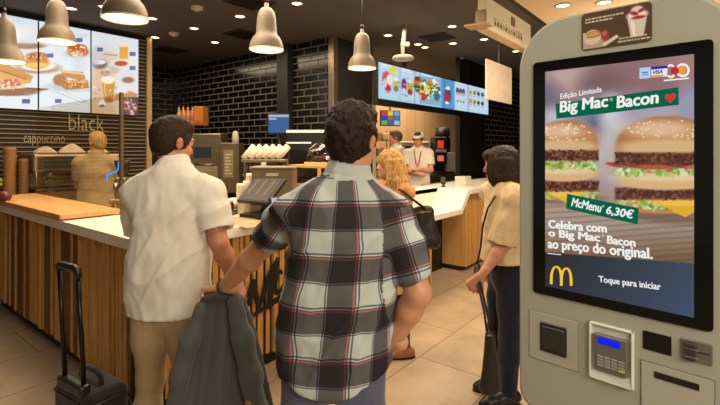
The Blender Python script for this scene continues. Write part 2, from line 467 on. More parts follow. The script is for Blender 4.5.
# run along the side (front faces the suitcase)
e = empty('counter_base', (1.5, 4.0, 0), 0, 'long slatted oak counter base running behind the black suitcase', 'counter')
def loc_child(mb, name, m, e): 
    o = mb.build(name, m); o.parent = e; o.matrix_parent_inverse = Matrix.Translation(-Vector(e.location)); return o
loc_child(MB().b2((1.30, 2.60, .10), (1.64, 5.78, CT - .065)), 'carcass', M_slat_d, e)
loc_child(slat_run(1, 1.30, 2.602, 5.78, .10, CT - .065, -1, 3), 'slat_panel', [M_slat, M_slat_b], e)
loc_child(MB().b2((1.33, 2.63, 0), (1.62, 5.78, .10)), 'plinth', M_toe, e)
e = empty('counter_base', (3.0, 2.9, 0), 0, 'slatted oak counter base painted with black brush lettering', 'counter')
loc_child(MB().b2((1.65, 2.60, .10), (3.78, 3.2, CT - .065)), 'carcass', M_slat_d, e)
loc_child(slat_run(0, 2.598, 1.305, 3.78, .10, CT - .065, -1, 5), 'slat_panel', [M_slat, M_slat_b], e)
loc_child(MB().b2((1.65, 2.63, 0), (3.78, 3.2, .10)), 'plinth', M_toe, e)
# brush lettering on the slats (strokes follow the front plane, reading towards the tills)
M_ink = mat('black_brush_paint', (14, 11, 9), .6)
def stroke(mb, pts, w, y=2.566):
    """ribbon with brush taper in the counter front plane; pts (x, z)"""
    P = [Vector((p[0], 0, p[1])) for p in pts]; n = len(P); L_, R_ = [], []
    for i in range(n):
        t = (P[min(i + 1, n - 1)] - P[max(i - 1, 0)]).normalized(); q = Vector((-t.z, 0, t.x))
        ww = w * (.45 + .55 * math.sin(PI * min(1, (i + .6) / n)))
        L_.append(P[i] + q * ww / 2); R_.append(P[i] - q * ww / 2)
    A = [[v.x, y, v.z] for v in L_]; B = [[v.x, y, v.z] for v in R_]
    for i in range(n - 1):
        mb.quad(A[i], A[i + 1], B[i + 1], B[i])
def arc(cx, cz, rx, rz, a0, a1, n=10): return [(cx + rx * math.cos(math.radians(a0 + (a1 - a0) * k / n)), cz + rz * math.sin(math.radians(a0 + (a1 - a0) * k / n))) for k in range(n + 1)]
LX, LZ0, LS = 1.97, .41, .5
def smooth(pts, n=6):
    out = []
    P = [pts[0]] + list(pts) + [pts[-1]]
    for i in range(1, len(P) - 2):
        for k in range(n):
            t = k / n; a = [0, 0]
            for j in (0, 1):
                p0, p1, p2, p3 = P[i - 1][j], P[i][j], P[i + 1][j], P[i + 2][j]
                a[j] = .5 * (2 * p1 + (p2 - p0) * t + (2 * p0 - 5 * p1 + 4 * p2 - p3) * t * t + (3 * p1 - p0 - 3 * p2 + p3) * t ** 3)
            out.append(tuple(a))
    return out + [pts[-1]]
mb = MB(); off = [0.0]
def st(pts, w=.05):
    stroke(mb, [(LX + p[0] * LS, LZ0 + p[1] * LS) for p in smooth(pts)], w, 2.568 - off[0]); off[0] += .0002
st([(.00, .18), (.05, .36), (.10, .54)], .055)                        # M
st([(.10, .54), (.13, .34), (.20, .10)], .05)
st([(.20, .10), (.36, .48), (.55, .76)], .05)
st([(.55, .76), (.45, .44), (.37, .04)], .065)
st([(.64, .50), (.57, .55), (.50, .42), (.50, .28), (.57, .24), (.66, .34)], .045)       # c
st([(1.02, .78), (.94, .86), (.80, .70), (.73, .44), (.78, .26), (.90, .24), (1.0, .36)], .06)   # C
st([(1.26, .56), (1.16, .62), (1.07, .50), (1.08, .33), (1.17, .32), (1.27, .58)], .045)   # a
st([(1.28, .58), (1.27, .36), (1.36, .32)], .045)
st([(1.66, .94), (1.56, .98), (1.50, .74), (1.46, .34), (1.40, .14)], .05)             # f
st([(1.40, .60), (1.50, .62), (1.62, .63)], .035)
st([(1.70, .48), (1.84, .54), (1.85, .66), (1.76, .66), (1.69, .50), (1.74, .34), (1.88, .40)], .045)  # e
st([(1.80, .76), (1.86, .82), (1.93, .90)], .04)
st([(.08, .03), (.4, .11), (.8, .18), (1.3, .20), (1.95, .16)], .05)                             # underline
loc_child(mb, 'lettering', M_ink, e)
# one continuous L-shaped white worktop
wt = MB()
OUT = [(1.20, 2.50), (3.80, 2.50), (3.80, 3.46), (1.68, 3.46), (1.68, 5.80), (1.20, 5.80)]
wt.prism(OUT, CT - .065, CT, axis='z')
o = wt.build('worktop', M_top); tag(o, 'long L-shaped white worktop carrying the oak board and the tills', 'worktop')
# low accessible section with knee space and the counter beyond it
e = empty('low_counter', (4.6, 2.9, 0), 0, 'lowered white counter section with an open black knee space', 'counter')
loc_child(MB().prism([(3.81, .79), (5.20, .79), (5.42, CT - .065), (5.42, CT), (5.38, CT), (5.16, .85), (3.81, .85)], 2.50, 2.96), 'worktop', M_top, e)
loc_child(MB().b2((3.81, 2.94, .80), (5.44, 3.0, CT)).b2((3.81, 2.94, CT - .05), (5.44, 3.46, CT)), 'raised_back', M_top, e)
loc_child(MB().b2((3.81, 2.60, .02), (4.56, 2.92, .79)), 'side_cabinet', M_slat_d, e)
loc_child(slat_run(0, 2.60, 3.81, 4.56, .02, .79, -1, 8), 'slat_panel', [M_slat, M_slat_b], e)
loc_child(MB().b2((4.57, 2.90, .0), (5.42, 2.95, .79)).b2((4.565, 2.60, 0), (4.575, 2.90, .79)), 'knee_space_back', M_black, e)
e = empty('till_counter', (7.2, 2.9, 0), 0, 'white topped counter with pale oak front beyond the knee space', 'counter')
loc_child(MB().b2((5.45, 2.50, CT - .065), (9.5, 3.3, CT), .004), 'worktop', M_top, e)
loc_child(MB().b2((5.45, 2.60, .06), (9.5, 3.2, CT - .065)), 'carcass', M_oak_light, e)
loc_child(slat_run(0, 2.60, 5.45, 9.5, .06, CT - .065, -1, 9), 'slat_panel', [M_oak_light, M_slat], e)
loc_child(MB().b2((5.45, 2.64, 0), (9.5, 3.2, .06)), 'plinth', M_toe, e)
# oak board lying on the side counter
e = empty('oak_board', (1.45, 5.0, CT), 0, 'thick pale oak board lying on the white worktop behind the glass', 'serving board')
loc_child(MB().b2((1.185, 3.70, CT + .010), (1.605, 5.72, CT + .048), .004), 'board', M_oak, e)
loc_child(MB().b2((1.24, 3.76, CT), (1.57, 5.66, CT + .010)), 'shadow_riser', mat('shadow_gap_brown', (70, 42, 18), .6), e)  # dark riser added for the shadow gap under the board
# glass screen with slim post
e = empty('glass_screen', (1.62, 3.70, CT), 0, 'clear glass counter screen with a slim bronze post standing behind the oak board', 'screen')
loc_child(MB().quad((1.62, 3.73, CT), (1.62, 5.74, CT), (1.62, 5.74, 2.04), (1.62, 3.73, 2.04)), 'pane', mat_glass('clear_screen_glass', (240, 232, 214), .05), e)
M_post = mat('bronze_post', (120, 100, 76), .35, .7)
loc_child(MB().b2((1.607, 3.70, CT), (1.633, 3.73, 2.05), .003), 'post', M_post, e)

# ---------------------------------------------------------------- back counter in the tiled alcove and along the menu wall
M_steelw = mat('warm_stainless', (158, 142, 118), .32, .85, var=.12, scale=3, stretch=(1, 1, 14))
M_steeld = mat('dark_stainless', (96, 84, 68), .35, .8, var=.15, scale=4)
M_grey = mat('grey_appliance', (120, 112, 100), .5)
M_blk = mat('black_plastic', (20, 18, 17), .4)
e = empty('back_counter', (4.5, 6.4, 0), 0, 'steel topped back counter under the black tiled wall', 'counter')
loc_child(MB().b2((4.08, 4.6, .93), (4.88, 8.7, .97), .004), 'worktop', M_steelw, e)
loc_child(MB().b2((4.14, 4.62, 0), (4.88, 8.7, .93)), 'cabinet', M_dark, e)
e = empty('back_counter', (2.0, 5.8, 0), 0, 'dark back counter under the illuminated food menu screens', 'counter')
loc_child(MB().b2((.2, 5.86, .91), (3.15, 6.56, .95), .004), 'worktop', M_steelw, e)
loc_child(MB().b2((.2, 5.92, 0), (3.15, 6.56, .91)), 'cabinet', M_dark, e)
# espresso machine seen through the glass
ex, ey = 2.13, 6.2
e = empty('espresso_machine', (ex, ey, .95), 0, 'wide steel espresso machine seen through the glass screen', 'coffee machine')
def ch(mb, name, m, e): return mb.build(name, m, e)
ch(MB().b2((-.46, -.26, .06), (.46, .28, .20), .012), 'drip_tray', M_steeld, e)
ch(MB().b2((-.46, -.02, .20), (.46, .28, .52), .012), 'body', M_steelw, e)
ch(MB().b2((-.48, -.26, .38), (.48, .30, .60), .03, seg=3), 'hood', M_steelw, e)
ch(MB().b2((-.44, -.265, .42), (.10, -.262, .56)), 'side_window', mat('smoked_panel', (64, 66, 52), .2), e)
for k in range(3):
    g = ch(MB().lathe([(0, 0), (.04, 0), (.04, .07), (.03, .08), (0, .08)], (-.3 + .3 * k, -.18, .31)), 'group_head', M_steel, e)
    ch(MB().tube([(-.3 + .3 * k, -.2, .33), (-.3 + .3 * k, -.36, .31)], [.012, .016]), 'portafilter_handle', M_blk, g)
for x in (-.45, .43): ch(MB().tube([(x, -.22, .45), (x * 1.03, -.30, .36), (x * 1.03, -.31, .22)], .008), 'steam_wand', M_steel, e)
for a, b in ((-.4, -.2), (.4, -.2), (-.4, .24), (.4, .24)): ch(MB().lathe([(0, 0), (.025, 0), (.02, .06), (0, .06)], (a, b, 0), 12), 'foot', M_blk, e)
# folded white cloths / cups on the machine top
M_linen = mat('white_linen', (232, 218, 190), .8)
def cloth(x, y, z, w, h, lab):
    mb = MB()
    n = 12
    for sgn in (0, 1): pass
    prof = [(-w / 2, 0), (-w * .42, h * .4), (-w * .2, h * .75), (-w * .02, h), (w * .14, h * .82), (w * .38, h * .34), (w / 2, 0)]
    mb.prism(prof, -.09, .09); 
    o = mb.build('folded_cloth', M_linen, None, (x, y, z), random.uniform(-.3, .3))
    b = o.modifiers.new('soften', 'BEVEL'); b.width = .015; b.segments = 3
    return tag(o, lab, 'cloth')
cloth(1.84, 6.2, 1.55, .22, .085, 'small white folded cloth on the espresso machine beside the tall cloth')
cloth(2.12, 6.2, 1.55, .28, .12, 'tall peaked white cloth on top of the espresso machine')
cloth(2.42, 6.2, 1.55, .20, .07, 'low white cloth on the espresso machine next to the barista')
# cup towers
def cup_tower(x, y, z0, n, r, label, col, nm):
    e = empty('cup_tower', (x, y, z0), 0, label, 'paper cups')
    m = mat(nm, col, .6, var=.1)
    mb = MB(); st_ = .022
    prof = [(0, 0), (r * .72, 0)]
    for k in range(n): prof += [(r * .95, .02 + k * st_), (r, .026 + k * st_), (r, .036 + k * st_), (r * .9, .038 + k * st_)]
    prof += [(r * .85, .04 + n * st_), (0, .04 + n * st_)]
    mb.lathe(prof, seg=20).build('cups', m, e)
    MB().lathe([(0, -.02), (r * 1.1, -.02), (r * 1.1, 0), (0, 0)], seg=20).build('holder', M_steeld, e)
    return e
p = P3(10, 150, 5.0); cup_tower(p.x, p.y, .97, 28, .062, 'tall ridged tower of brown paper cups behind the oak board', (150, 104, 54), 'brown_cup_paper')
p = P3(23.5, 150, 5.02); cup_tower(p.x, p.y, .97, 22, .05, 'shorter ridged tower of brown paper cups beside the espresso machine', (120, 80, 40), 'dark_cup_paper')
p = P3(-6, 158, 4.9)
e = empty('flower_jar', (p.x, p.y, .95), 0, 'small glass jar with green sprigs at the end of the back counter', 'jar')
MB().lathe([(0, 0), (.05, 0), (.055, .12), (.045, .16), (.045, .17), (.04, .17), (0, .02)], seg=18).build('jar', mat('lavender_ceramic', (150, 140, 150), .4), e)
mb = MB()
for k in range(14):
    a = k * 2.4; mb.tube([(0, 0, .12), (.03 * math.cos(a), .03 * math.sin(a), .22), (.06 * math.cos(a), .06 * math.sin(a), .28 + .03 * math.sin(k))], .004, 5); mb.ball((.06 * math.cos(a), .06 * math.sin(a), .29 + .03 * math.sin(k)), .018, 8)
mb.build('sprigs', mat('green_leaf', (150, 160, 80), .6), e)
# unknown reddish rounded object, modelled as a pouch on the board
x, y = cw(3, 4.1)
e = empty('rounded_object', (x, y, CT + .048), VIEW_ROT, 'reddish brown rounded object lying on the oak board', 'object')
MB().lathe([(0, 0), (.045, 0), (.062, .02), (.066, .045), (.052, .075), (.03, .088), (0, .09)], seg=24, M=Matrix.Diagonal((1.1, .8, 1, 1))).build('object_body', mat('oxblood_brown', (96, 40, 26), .4), e)
MB().tube([(.066, 0, .05), (.03, .045, .055), (-.04, .04, .055), (-.07, 0, .05), (-.04, -.04, .052), (.03, -.045, .055)], .004, 6, closed=True).build('seam', mat('dark_band', (48, 18, 12), .5), e)
# grinder with a blue light line
x, y = cw(120.5, 4.3); 
e = empty('coffee_grinder', (x, y, CT), VIEW_ROT, 'steel coffee grinder outlined by a bright blue light strip behind the glass post', 'grinder')
MB().b2((-.07, -.09, 0), (.07, .12, .05), .01).b2((-.055, -.02, .05), (.055, .1, .25), .02, seg=3).build('body', M_steelw, e)
MB().lathe([(0, .25), (.04, .25), (.075, .40), (.075, .41), (0, .41)], (0, .04, 0), 20).build('hopper', mat('smoky_hopper', (60, 52, 44), .15), e)
MB().tube([(-.075, -.1, .22), (-.07, -.1, .285), (.02, -.1, .31), (.035, -.1, .345), (.035, -.1, .40)], .0075, 8).build('light_strip', mat_emit('blue_led', (40, 130, 255), 2.2), e)
MB().tube([(0, -.02, .2), (0, -.09, .18), (0, -.1, .13)], .02, 12).build('spout', M_steel, e)

# ---------------------------------------------------------------- machines on the back counter (seen over the polo man)
def on_back(px, d, z=.97):
    x, y = cw(px, d); return (x, y, z)
e = empty('coffee_brewer', on_back(168, 7.55), VIEW_ROT, 'tall steel coffee brewer carrying the bottle crate', 'coffee machine')
MB().b2((-.30, -.22, 0), (.30, .22, .08), .01).b2((-.30, 0, .08), (.30, .22, .72), .01).b2((-.32, -.24, .72), (.32, .24, 1.02), .02).build('body', M_steelw, e)
MB().b2((-.06, -.246, .78), (.24, -.243, .97), .004).build('display_panel', mat('brewer_panel', (206, 186, 150), .4), e)
MB().b2((-.02, -.25, .80), (.10, -.247, .95)).build('screen', mat('dark_screen', (60, 62, 64), .2), e)
for k in range(3): MB().lathe([(0, .60), (.025, .60), (.03, .72), (0, .72)], (-.2 + .18 * k, -.12, 0), 14).build('nozzle', M_steeld, e)
for k in range(2): MB().lathe([(.05, .08), (.075, .12), (.08, .28), (.05, .34), (.05, .36), (.045, .36), (.045, .1), (0, .09)], (-.15 + .22 * k, -.1, 0), 18).build('carafe', mat('carafe_steel', (190, 175, 150), .2, .9), e)
x, y, z = on_back(191, 7.4, 2.0)
e = empty('bottle_crate', (x, y, .97 + 1.02), VIEW_ROT, 'orange wooden crate of upright syrup bottles on top of the coffee brewer', 'crate')
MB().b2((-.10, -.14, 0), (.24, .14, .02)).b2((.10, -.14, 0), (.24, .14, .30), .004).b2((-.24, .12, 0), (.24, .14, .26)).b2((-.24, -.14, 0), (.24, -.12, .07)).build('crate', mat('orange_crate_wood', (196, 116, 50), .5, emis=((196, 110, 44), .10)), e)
for k in range(4):
    b = MB().lathe([(0, .02), (.03, .02), (.032, .19), (.014, .25), (.014, .30), (0, .30)], (-.20 + .075 * k, 0, 0), 14).build('bottle', mat('pale_syrup', (214, 160, 112), .3), e)
    MB().lathe([(0, .30), (.017, .30), (.017, .325), (0, .325)], (-.20 + .075 * k, 0, 0), 12).build('cap', M_blk, b)
e = empty('milk_cooler', on_back(209, 6.9), VIEW_ROT, 'boxy steel milk cooler with a small dark window and blue label', 'cooler')
MB().b2((-.24, -.2, 0), (.24, .2, .86), .012).build('body', M_steelw, e)
MB().b2((-.16, -.206, .50), (.10, -.2, .66), .003).build('window', mat('cooler_window', (46, 60, 76), .15), e)
MB().b2((-.20, -.206, .08), (.20, -.2, .38), .003).build('door', mat('cooler_door', (190, 172, 138), .35, .4), e)
MB().tube([(-.16, -.22, .40), (.16, -.22, .40)], .01, 8).build('handle', M_steel, e)
e = empty('bean_hopper', on_back(232, 6.6), VIEW_ROT, 'upright grey steel dispenser printed with small pale lines', 'dispenser')
MB().b2((-.14, -.14, 0), (.14, .14, .72), .012).build('body', mat('dispenser_steel', (124, 104, 78), .4, .5), e)
MB().b2((-.08, -.145, .22), (.06, -.141, .62)).build('label_plate', mat('label_plate', (150, 130, 100), .5), e)
mb = MB()
for k in range(7): mb.b2((-.06, -.148, .27 + k * .045), (.04 - .02 * (k % 3), -.145, .285 + k * .045))
mb.build('printed_line', mat('pale_print', (214, 198, 168), .5), e)
MB().lathe([(0, .72), (.05, .72), (.05, .80), (.035, .88), (0, .90)], (.05, 0, 0), 16).build('lid', mat('pale_lid', (220, 206, 180), .5), e)
# blue till screen on a tall stand
x, y = cw(279, 6.25)
e = empty('order_monitor', (x, y, .97), VIEW_ROT, 'small monitor showing a blue order screen on a black stand', 'monitor')
MB().b2((-.1, -.08, 0), (.1, .08, .02), .004).tube([(0, .02, .02), (0, .02, .95)], .02, 10).build('stand', M_blk, e)
MB().b2((-.155, -.03, .83), (.155, .01, 1.12), .008).build('casing', M_blk, e)
MB().b2((-.14, -.033, .855), (.14, -.030, 1.07)).build('display', mat_emit('blue_order_screen', (70, 104, 158), .9), e)
MB().b2((-.14, -.033, 1.07), (.14, -.030, 1.105)).b2((-.135, -.0335, 1.035), (-.03, -.0331, 1.06)).build('header_bar', mat_emit('pale_order_header', (170, 190, 214), .9), e)
# speed oven; its glowing trim bars stand in for bright reflection lines
e = empty('speed_oven', on_back(309, 6.0), VIEW_ROT, 'black counter oven with glowing pale bars behind the pastry case', 'oven')
MB().b2((-.27, -.2, 0), (.27, .25, .86), .01).build('body', M_blk, e)
MB().b2((-.27, -.21, .84), (.27, -.19, .875)).b2((-.27, -.21, .70), (.05, -.19, .72)).build('trim', mat('glowing_reflection_bar', (226, 226, 214), .3, emis=((225, 225, 210), .35)), e)
MB().b2((-.22, -.215, .25), (.22, -.2, .62), .01).build('door', mat('oven_glass', (24, 22, 20), .1), e)

# ---------------------------------------------------------------- on the front counter
def on_ct(px, d, z=CT):
    x, y = cw(px, d); return (x, y, z)
# till: tilted touch screen seen from its back, and a card reader
e = empty('till', on_ct(262, 3.42), VIEW_ROT - .55, 'black touch-screen till tilted on its foot on the white worktop', 'till')
MB().b2((-.13, -.11, 0), (.13, .11, .035), .01, seg=2).build('foot', M_blk, e)
MB().tube([(0, .02, .03), (0, .05, .14)], .03, 12).build('neck', M_blk, e)
Mt = Matrix.Translation((0, .0, .20)) @ Matrix.Rotation(math.radians(-50), 4, 'X')
MB().box((0, 0, 0), (.32, .035, .26), .01, Mt, 2).build('screen_case', M_blk, e)
MB().box((0, -.019, 0), (.28, .003, .22), .0, Mt).build('touch_glass', mat('till_glass', (40, 34, 28), .45), e)
mb = MB()
for k in range(3): mb.box((-.09 + .085 * k, -.0215, .02), (.03, .002, .16), 0, Mt)
mb.build('reflection_strip', mat('till_reflection', (84, 68, 48), .4), e)  # painted strips imitate reflections on the touch glass
e = empty('card_reader', on_ct(278, 3.22), VIEW_ROT + .35, 'small card reader with pale screen on a stand beside the till', 'card reader')
MB().lathe([(0, 0), (.055, 0), (.05, .012), (.018, .02), (.016, .11), (0, .11)], seg=18).build('stand', mat('reader_stand', (150, 132, 104), .5), e)
Mt = Matrix.Translation((0, 0, .135)) @ Matrix.Rotation(math.radians(-35), 4, 'X')
MB().box((0, 0, 0), (.13, .035, .085), .01, Mt, 2).build('casing', M_blk, e)
MB().box((.0, -.019, .006), (.095, .003, .045), 0, Mt).build('screen', mat('reader_screen', (150, 162, 176), .2, emis=((150, 165, 185), .4)), e)
e = empty('till_housing', on_ct(275, 3.78), VIEW_ROT, 'flat topped grey cabinet standing behind the till', 'cabinet')
MB().b2((-.17, -.12, 0), (.17, .12, .36), .008).build('body', mat('olive_grey_case', (112, 96, 68), .5), e)
MB().b2((-.185, -.13, .36), (.185, .13, .375), .004).build('lid', mat('lid_bronze', (150, 128, 92), .4), e)
MB().b2((-.05, -.123, .30), (.05, -.12, .325)).build('badge', mat('pale_badge', (200, 186, 150), .5), e)
# slanted cup-lid tubes in a rack
e = empty('lid_rack', on_ct(265, 4.13), VIEW_ROT, 'rack of slanted white cup-lid tubes on the cabinet behind the till', 'rack')
MB().b2((-.20, -.05, 0), (.20, .09, .02)).b2((-.20, .02, .02), (-.185, .09, .42)).b2((.185, .02, .02), (.20, .09, .42)).b2((-.20, -.07, .40), (.20, .09, .425), .004).b2((-.2, -.06, .28), (.2, .09, .29)).build('frame', mat('rack_metal', (130, 112, 84), .4, .5), e)
MB().b2((-.02, -.072, .29), (.025, -.065, .40)).build('white_tag', mat('white_card', (232, 222, 200), .6), e)
for k in range(9): MB().lathe([(0, 0), (.017, 0), (.02, .09), (0, .09)], (-.165 + .041 * k, -.02, .291), 10).build('cup', mat('small_dark_cup', (92, 84, 76), .5), e)
for k in range(6):
    a = Vector((-.19 + .062 * k, -.03, .43)); t = MB().tube([a, a + Vector((.085, .06, .115))], .03, 14).build('lid_tube', mat('white_lid_plastic', (218, 204, 176), .5, var=.05), e)
# stacks of white paper cups
def cups(px, d, n, r, lab, z=CT):
    o = MB()
    prof = [(0, 0), (r * .7, 0), (r * .95, .09)]
    for k in range(n): prof += [(r, .09 + k * .016), (r, .10 + k * .016), (r * .93, .102 + k * .016)]
    prof += [(r * .9, .1 + n * .016), (0, .095 + n * .016)]
    o.lathe(prof, seg=22)
    return tag(o.build('paper_cup_stack', mat('white_cup_paper', (226, 212, 182), .6, var=.05), None, on_ct(px, d, z)), lab, 'paper cups')
cups(241, 3.6, 9, .036, 'tall white paper cup stack standing beside the till')
cups(247, 3.68, 10, .034, 'white paper cup stack partly behind the till screen')
cups(250, 3.93, 13, .034, 'tallest white paper cup stack close to the lid rack')
e = empty('napkin_tray', on_ct(228, 3.75), VIEW_ROT, 'low tray heaped with white napkins on the counter', 'napkins')
MB().b2((-.12, -.08, 0), (.12, .08, .03), .006).build('tray', M_steeld, e)
MB().ball((0, 0, .06), (.13, .08, .045), 18).ball((.05, .01, .075), (.08, .06, .04), 14).build('napkin_heap', M_linen, e)
def jar(px, d, h, r, col, lid, lab):
    e = empty('condiment_jar', on_ct(px, d), 0, lab, 'jar')
    MB().lathe([(0, 0), (r, 0), (r, h * .78), (r * .85, h * .85), (0, h * .85)], seg=18).build('jar', mat('jar_' + lab.split()[0], col, .3), e)
    MB().lathe([(0, h * .85), (r * .9, h * .85), (r * .9, h), (0, h)], seg=18).build('lid', mat('lid_' + lab.split()[0], lid, .4), e)
jar(219, 3.35, .11, .045, (190, 160, 60), (226, 206, 96), 'yellow lidded jar by the polo sleeve on the worktop')
jar(227, 3.30, .07, .04, (190, 120, 84), (196, 90, 60), 'red topped squat jar on the worktop near the menus')
jar(231, 3.55, .12, .022, (40, 34, 30), (230, 220, 200), 'black slim bottle with white cap on the worktop')
jar(221, 3.15, .07, .035, (46, 34, 24), (70, 52, 36), 'brown small pot with matching lid on the worktop')
# loose menu cards / trays on the worktop
def card(px, py, w, h, rot, lab, dark):
    d = (EYE - CT) * FPX / (py - HY); x, y = cw(px, d)
    e = empty('menu_card', (x, y, CT), rot, lab, 'menu card')
    MB().b2((-w / 2, -h / 2, 0), (w / 2, h / 2, .006), .001).build('card', mat('card_dark' if dark else 'card_pale', (52, 42, 32) if dark else (214, 192, 156), .45), e)
    MB().b2((-w * .44, -h * .42, .006), (w * .44, h * .42, .0075)).build('printed_face', mat('card_face_d' if dark else 'card_face_p', (110, 90, 64) if dark else (190, 164, 124), .4), e)
card(233, 221, .30, .21, .1, 'pale printed menu card with a plain border near the worktop edge', False)
card(258, 224, .30, .2, -.1, 'pale printed menu card beside the plaid sleeve', False)
card(252, 210, .32, .2, .05, 'dark printed menu card lying behind the pale ones', True)
card(226, 214, .26, .17, .35, 'dark small menu card lying turned beside the jars', True)
# pastry case with dome
e = empty('pastry_case', on_ct(317, 4.28), -PI / 2 + .9, 'glazed pastry case with pale wooden frame and croissants inside', 'display case')
e.rotation_euler = (0, 0, 0); e.location = (3.16, 2.93, CT)
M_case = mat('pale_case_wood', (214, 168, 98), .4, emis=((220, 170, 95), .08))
mb = MB()
for x in (-.30, .28):
    for y in (-.2, .18): mb.b2((x, y, 0), (x + .022, y + .022, .36))
mb.b2((-.30, -.2, 0), (.302, .202, .03)).b2((-.30, -.2, .35), (.302, .202, .375), .003)
mb.build('frame', M_case, e)
MB().b2((-.28, -.18, .185), (.28, .18, .195)).build('shelf', M_case, e)
MB().quad((-.28, -.195, .03), (.28, -.195, .03), (.28, -.195, .35), (-.28, -.195, .35)).build('glass', mat_glass('case_glass', (245, 240, 228), .03), e)
def croissant(x, y, z, s, rot, par, nm='croissant'):
    mb = MB(); pts = []; rs = []
    for k in range(9):
        a = math.radians(-70 + 140 * k / 8); pts.append((x + s * math.sin(a) * math.cos(rot) , y + s * math.sin(a) * math.sin(rot) + s * .5 * (1 - math.cos(a)), z + .02 + .004 * (k % 2)))
        rs.append(.008 + .026 * math.cos(a) ** 1 * (1 + .08 * (k % 2)))
    mb.tube(pts, rs, 10)
    return mb.build(nm, mat('baked_crust', (196, 116, 44), .45, var=.3, scale=30), par)
i = 0
for zz in (.03, .195):
    for k in range(5):
        c = croissant(0, 0, 0, .055, .0, None); c.location = (3.16 - .21 + .105 * k, 2.87 + .05 * (k % 2), CT + zz)
        tag(c, ('golden croissants on the lower shelf of the pastry case' if zz < .1 else 'golden croissants on the upper shelf of the pastry case'), 'pastry', 'croissants in the pastry case')
x, y = 3.16, 2.94
e = empty('cake_dome', (x, y, CT + .375), 0, 'clear dome on a pale wooden board on top of the pastry case', 'cake dome')
MB().lathe([(0, 0), (.20, 0), (.20, .02), (0, .02)], seg=36).build('board', M_case, e)
MB().lathe([(.18, .02), (.18, .08), (.165, .14), (.12, .19), (.06, .212), (0, .216)], seg=40).build('dome', mat_glass('dome_glass', (225, 222, 225), .10, .04), e)
MB().ball((0, 0, .226), .014, 12).build('knob', M_steel, e)
r2 = random.Random(4)
for k in range(9):
    a = k * 2.39996; q = .035 + .028 * math.sqrt(k)
    c = MB().lathe([(0, 0), (.026, 0), (.032, .025), (.034, .035), (.026, .052), (.012, .06), (0, .062)], seg=14).build('muffin', mat('chocolate_crumb', (92, 52, 26), .7, var=.3, scale=40), None, (x + q * math.cos(a), y + q * math.sin(a), CT + .395))
    tag(c, 'small brown muffins under the clear dome', 'muffin', 'muffins under the dome')
# items on the far till counter
e = empty('napkin_box', on_ct(475, 6.25), 0, 'plain white napkin box standing on the far white counter', 'box')
e.location = (5.95, 2.85, CT)
MB().b2((-.10, -.08, 0), (.10, .08, .13), .006).build('box', mat('white_box', (228, 216, 192), .5), e)
MB().b2((-.07, -.04, .125), (.07, .04, .134)).build('opening', mat('box_slot', (150, 136, 112), .6), e)
e = empty('payment_pinpad', (5.55, 2.95, CT), VIEW_ROT, 'small black pin pad on the far white counter beside the napkin box', 'card reader')
MB().lathe([(0, 0), (.04, 0), (.02, .01), (.014, .07), (0, .07)], seg=14).build('stand', M_blk, e)
MB().box((0, 0, .09), (.07, .03, .10), .006, Matrix.Rotation(-.3, 4, 'X')).build('casing', M_blk, e)
e = empty('order_tray', (4.9, 3.22, CT), .1, 'pale flat tray lying on the raised white counter top', 'tray')
MB().b2((-.18, -.12, 0), (.18, .12, .008), .002).b2((-.18, -.12, 0), (-.172, .12, .02)).b2((.172, -.12, 0), (.18, .12, .02)).build('tray', mat('beige_tray', (186, 160, 120), .5), e)

# ---------------------------------------------------------------- kitchen beyond
e = empty('prep_counter', (7.6, 5.3, 0), 0, 'steel preparation counter along the wood panelled kitchen wall', 'counter')
loc_child(MB().b2((5.95, 4.72, 1.0), (11.5, 5.85, 1.06), .004), 'worktop', M_steelw, e)
loc_child(MB().b2((5.95, 4.8, 0), (11.5, 5.85, 1.0)), 'cabinet', M_steelw, e)
def on_prep(px, d): x, y = cw(px, d); return (x, y, 1.06)
e = empty('drinks_machine', on_prep(442, 9.85), VIEW_ROT + .2, 'black drinks machine with red lit panels and two dispensing heads', 'drinks machine')
MB().b2((-.20, -.2, 0), (.20, .2, .06), .01).b2((-.20, .0, .06), (.20, .2, .80), .01).b2((-.24, -.22, .46), (.02, .0, .80), .015).build('body', M_blk, e)
MB().b2((-.19, -.225, .56), (-.05, -.22, .72)).build('red_panel', mat('red_lit_panel', (206, 60, 44), .4, emis=((220, 70, 50), .5)), e)
MB().b2((-.19, -.225, .28), (-.05, -.22, .40)).build('menu_panel', mat('pink_panel', (220, 120, 110), .4, emis=((230, 130, 120), .4)), e)
MB().b2((-.24, -.22, .22), (.02, 0, .44), .015).build('dispensing_head', M_blk, e)
MB().b2((-.23, -.222, .47), (.01, -.221, .54)).build('chrome_trim', mat('pale_chrome', (205, 200, 195), .25, .6), e)
MB().lathe([(0, .80), (.15, .80), (.17, .86), (.15, 1.0), (0, 1.02)], (.02, .02, 0), 20).build('hopper', M_blk, e)
MB().b2((.05, -.16, .02), (.24, -.02, .46), .01).build('steel_side', mat('pale_steel', (196, 186, 170), .3, .4), e)
e = empty('kitchen_oven', on_prep(410, 10.0), VIEW_ROT + .2, 'boxy steel oven behind the two kitchen workers', 'oven')
MB().b2((-.34, -.2, 0), (.34, .25, .52), .012).build('body', M_steelw, e)
MB().b2((-.28, -.206, .08), (.14, -.2, .42), .01).build('door', M_blk, e)
MB().tube([(-.26, -.235, .46), (.12, -.235, .46)], .012, 8).build('handle', M_steel, e)
MB().b2((-.40, -.25, .60), (.36, .25, .70), .01).b2((-.34, .2, .52), (.34, .25, .6)).build('top_shelf', mat('shelf_steel', (170, 156, 136), .3, .7), e)
e = empty('kitchen_rack', on_prep(379, 9.0), VIEW_ROT + .2, 'steel rack of packets beside the white door jamb', 'rack')
mb = MB()
for x in (-.2, .18):
    for y in (-.15, .13): mb.b2((x, y, 0), (x + .02, y + .02, .9))
for z in (.1, .4, .7): mb.b2((-.2, -.15, z), (.2, .15, z + .015))
